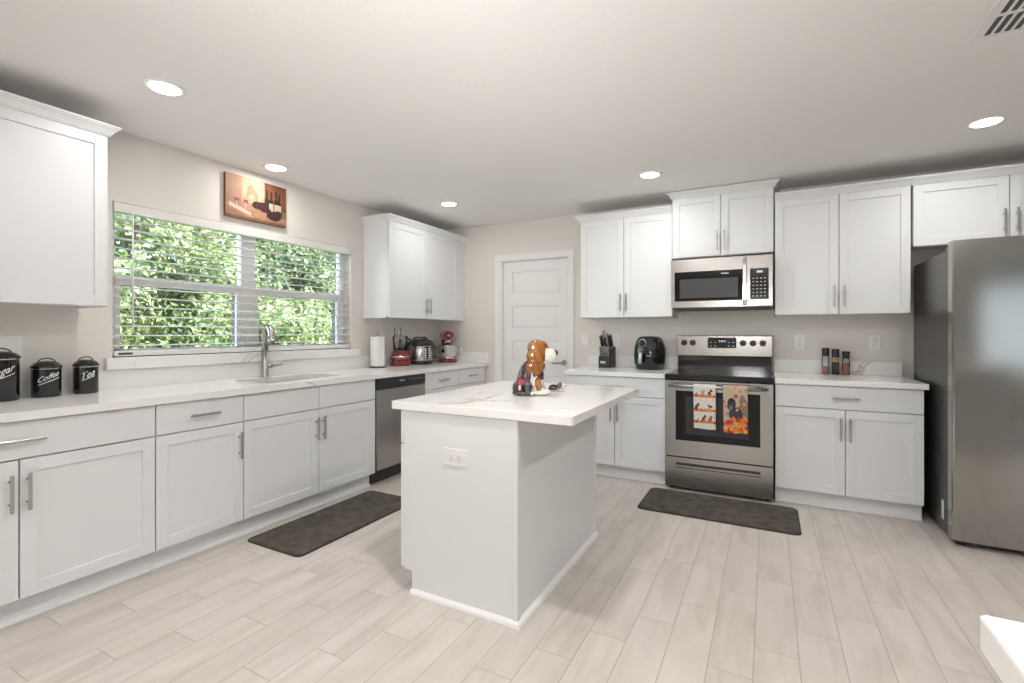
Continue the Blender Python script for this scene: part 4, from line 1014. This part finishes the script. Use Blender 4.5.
for s in (-1, 1): ell(b, (.026, s*.012, .006), (.02, .008, .0065)); ell(b, (-.03, s*.016, .006), (.018, .008, .0065))
b2 = remeshed(b, .002, 4); o = obj('body', b2, ceramic_m, t)
paint(o, lambda p: WH if p.x > .024 or p.z < .009 or (p.x > .0 and p.z < .02) else ((.26, .09, .02) if p.x > .012 else DK))
for s in (-1, 1):
    b = B(); ell(b, (.014, s*.016, .032), (.012, .006, .020), (0, .45, 0)); o = obj('ear', b, ceramic_m, t); paint(o, lambda p: (.24, .09, .025))
b = B(); ell(b, (.050, 0, .033), (.0045, .005, .004)); obj('nose', b, black_gloss, t)

# ------------------------------------------------------------------ outside the window
b = B(); box(b, -22, WX-.16, -8, 22, -.35, -.25); g_ = struct('ground', b, lawn_m)
leafA = leaf_mat('leaf_bright', (.12, .19, .06), (.30, .38, .15), (.55, .57, .32))
leafB = leaf_mat('leaf_deep', (.06, .115, .045), (.15, .23, .09), (.36, .42, .21))
def tree(label, x, y, blobs, n, lm, size, seed, group='leafy trees outside the window'):
    rr = random.Random(seed); t = thing('tree', label, 'tree', (x, y, -.25), 0, group)
    b = B(); top = max(c[2] for c, r in blobs); tube(b, [(0, 0, 0), (.04, .02, top*.35), (-.05, .05, top*.7), (0, 0, top)], [.11, .09, .06, .02], 10)
    for c, r in blobs: tube(b, [(0, .02, max(.15, c[2]*.45)), (c[0]*.5, c[1]*.5, c[2]*.8), c], [.05, .03, .012], 8)
    obj('trunk', b, bark_m, t)
    vs, fs = [], []; tot = sum(r[0]*r[2] for c, r in blobs)
    for c, r in blobs:
        cl = [(V((rr.gauss(0, 1), rr.gauss(0, 1), rr.gauss(0, 1))).normalized(), .62+.42*rr.random()) for _ in range(46)]
        for _ in range(int(n*r[0]*r[2]/tot)):
            cd, cq = cl[int(rr.random()*46)]
            d_ = (cd+V((rr.gauss(0, .17), rr.gauss(0, .17), rr.gauss(0, .13)))).normalized(); q = cq+rr.gauss(0, .07)
            # clumped foliage with gaps
            k_ = 1+.34*sin(d_.x*9+seed)*sin(d_.y*8+1.3*seed)*sin(d_.z*9+2)+.18*sin(d_.z*23+seed)*sin(d_.y*19)
            p = V((c[0]+d_.x*r[0]*q*k_, c[1]+d_.y*r[1]*q*k_, c[2]+d_.z*r[2]*q*k_))
            if p.z < .05: continue
            nrm = (d_*.7+V((rr.gauss(0, .6), rr.gauss(0, .6), rr.gauss(.3, .6)))).normalized(); u, v = frame_of(nrm); a = rr.random()*6.28
            u, v = u*cos(a)+v*sin(a), v*cos(a)-u*sin(a); s = size*(.6+.8*rr.random()); i0 = len(vs)
            vs += [p-u*s, p+v*s*.45+nrm*s*.1, p+u*s, p-v*s*.45+nrm*s*.1]; fs.append((i0, i0+1, i0+2, i0+3))
    me = bpy.data.meshes.new('foliage'); me.from_pydata([tuple(v) for v in vs], [], fs); me.materials.append(lm)
    o = bpy.data.objects.new('foliage', me); C.objects.link(o); o.parent = t
bA = [((0, 0, 2.4), (1.2, 1.3, 1.5)), ((.5, .8, 1.5), (.9, 1.0, 1.3)), ((.3, -.9, 1.4), (.9, 1.0, 1.3)), ((-.2, .3, 3.8), (1.0, 1.1, 1.1))]
bB = [((.3, 0, .9), (.8, 1.1, .95)), ((.1, .7, 1.3), (.7, .8, .8))]
tree('bright green tree seen through the left part of the left window', -7.6, 3.3, bA, 42000, leafA, .042, 1)
tree('bright green tree behind the mullion between the two windows', -8.3, 5.7, bA, 42000, leafB, .046, 2)
tree('pale yellow-green tree seen through the right window', -7.4, 7.9, bA, 42000, leafA, .042, 3)
tree('tall deep green tree standing farthest back between the brighter trees', -10.8, 7.0, [((0, 0, 3.2), (1.8, 2.2, 2.6)), ((0, 2.2, 2.6), (1.4, 1.6, 2.2))], 30000, leafB, .06, 4)
tree('deep green tree standing back behind the left window', -10.2, 3.6, [((0, 0, 3.0), (1.6, 2.0, 2.6)), ((0, -1.6, 2.4), (1.3, 1.6, 2.1))], 28000, leafB, .06, 5)
tree('deep green tree standing back behind the right window', -10.2, 11.2, [((0, 0, 3.0), (1.6, 2.2, 2.6))], 24000, leafB, .06, 6)
tree('low bright shrub just outside the left window', -6.5, 4.3, bB, 16000, leafA, .036, 7)
tree('low bright shrub just outside the right window', -6.4, 6.2, bB, 16000, leafA, .036, 8)
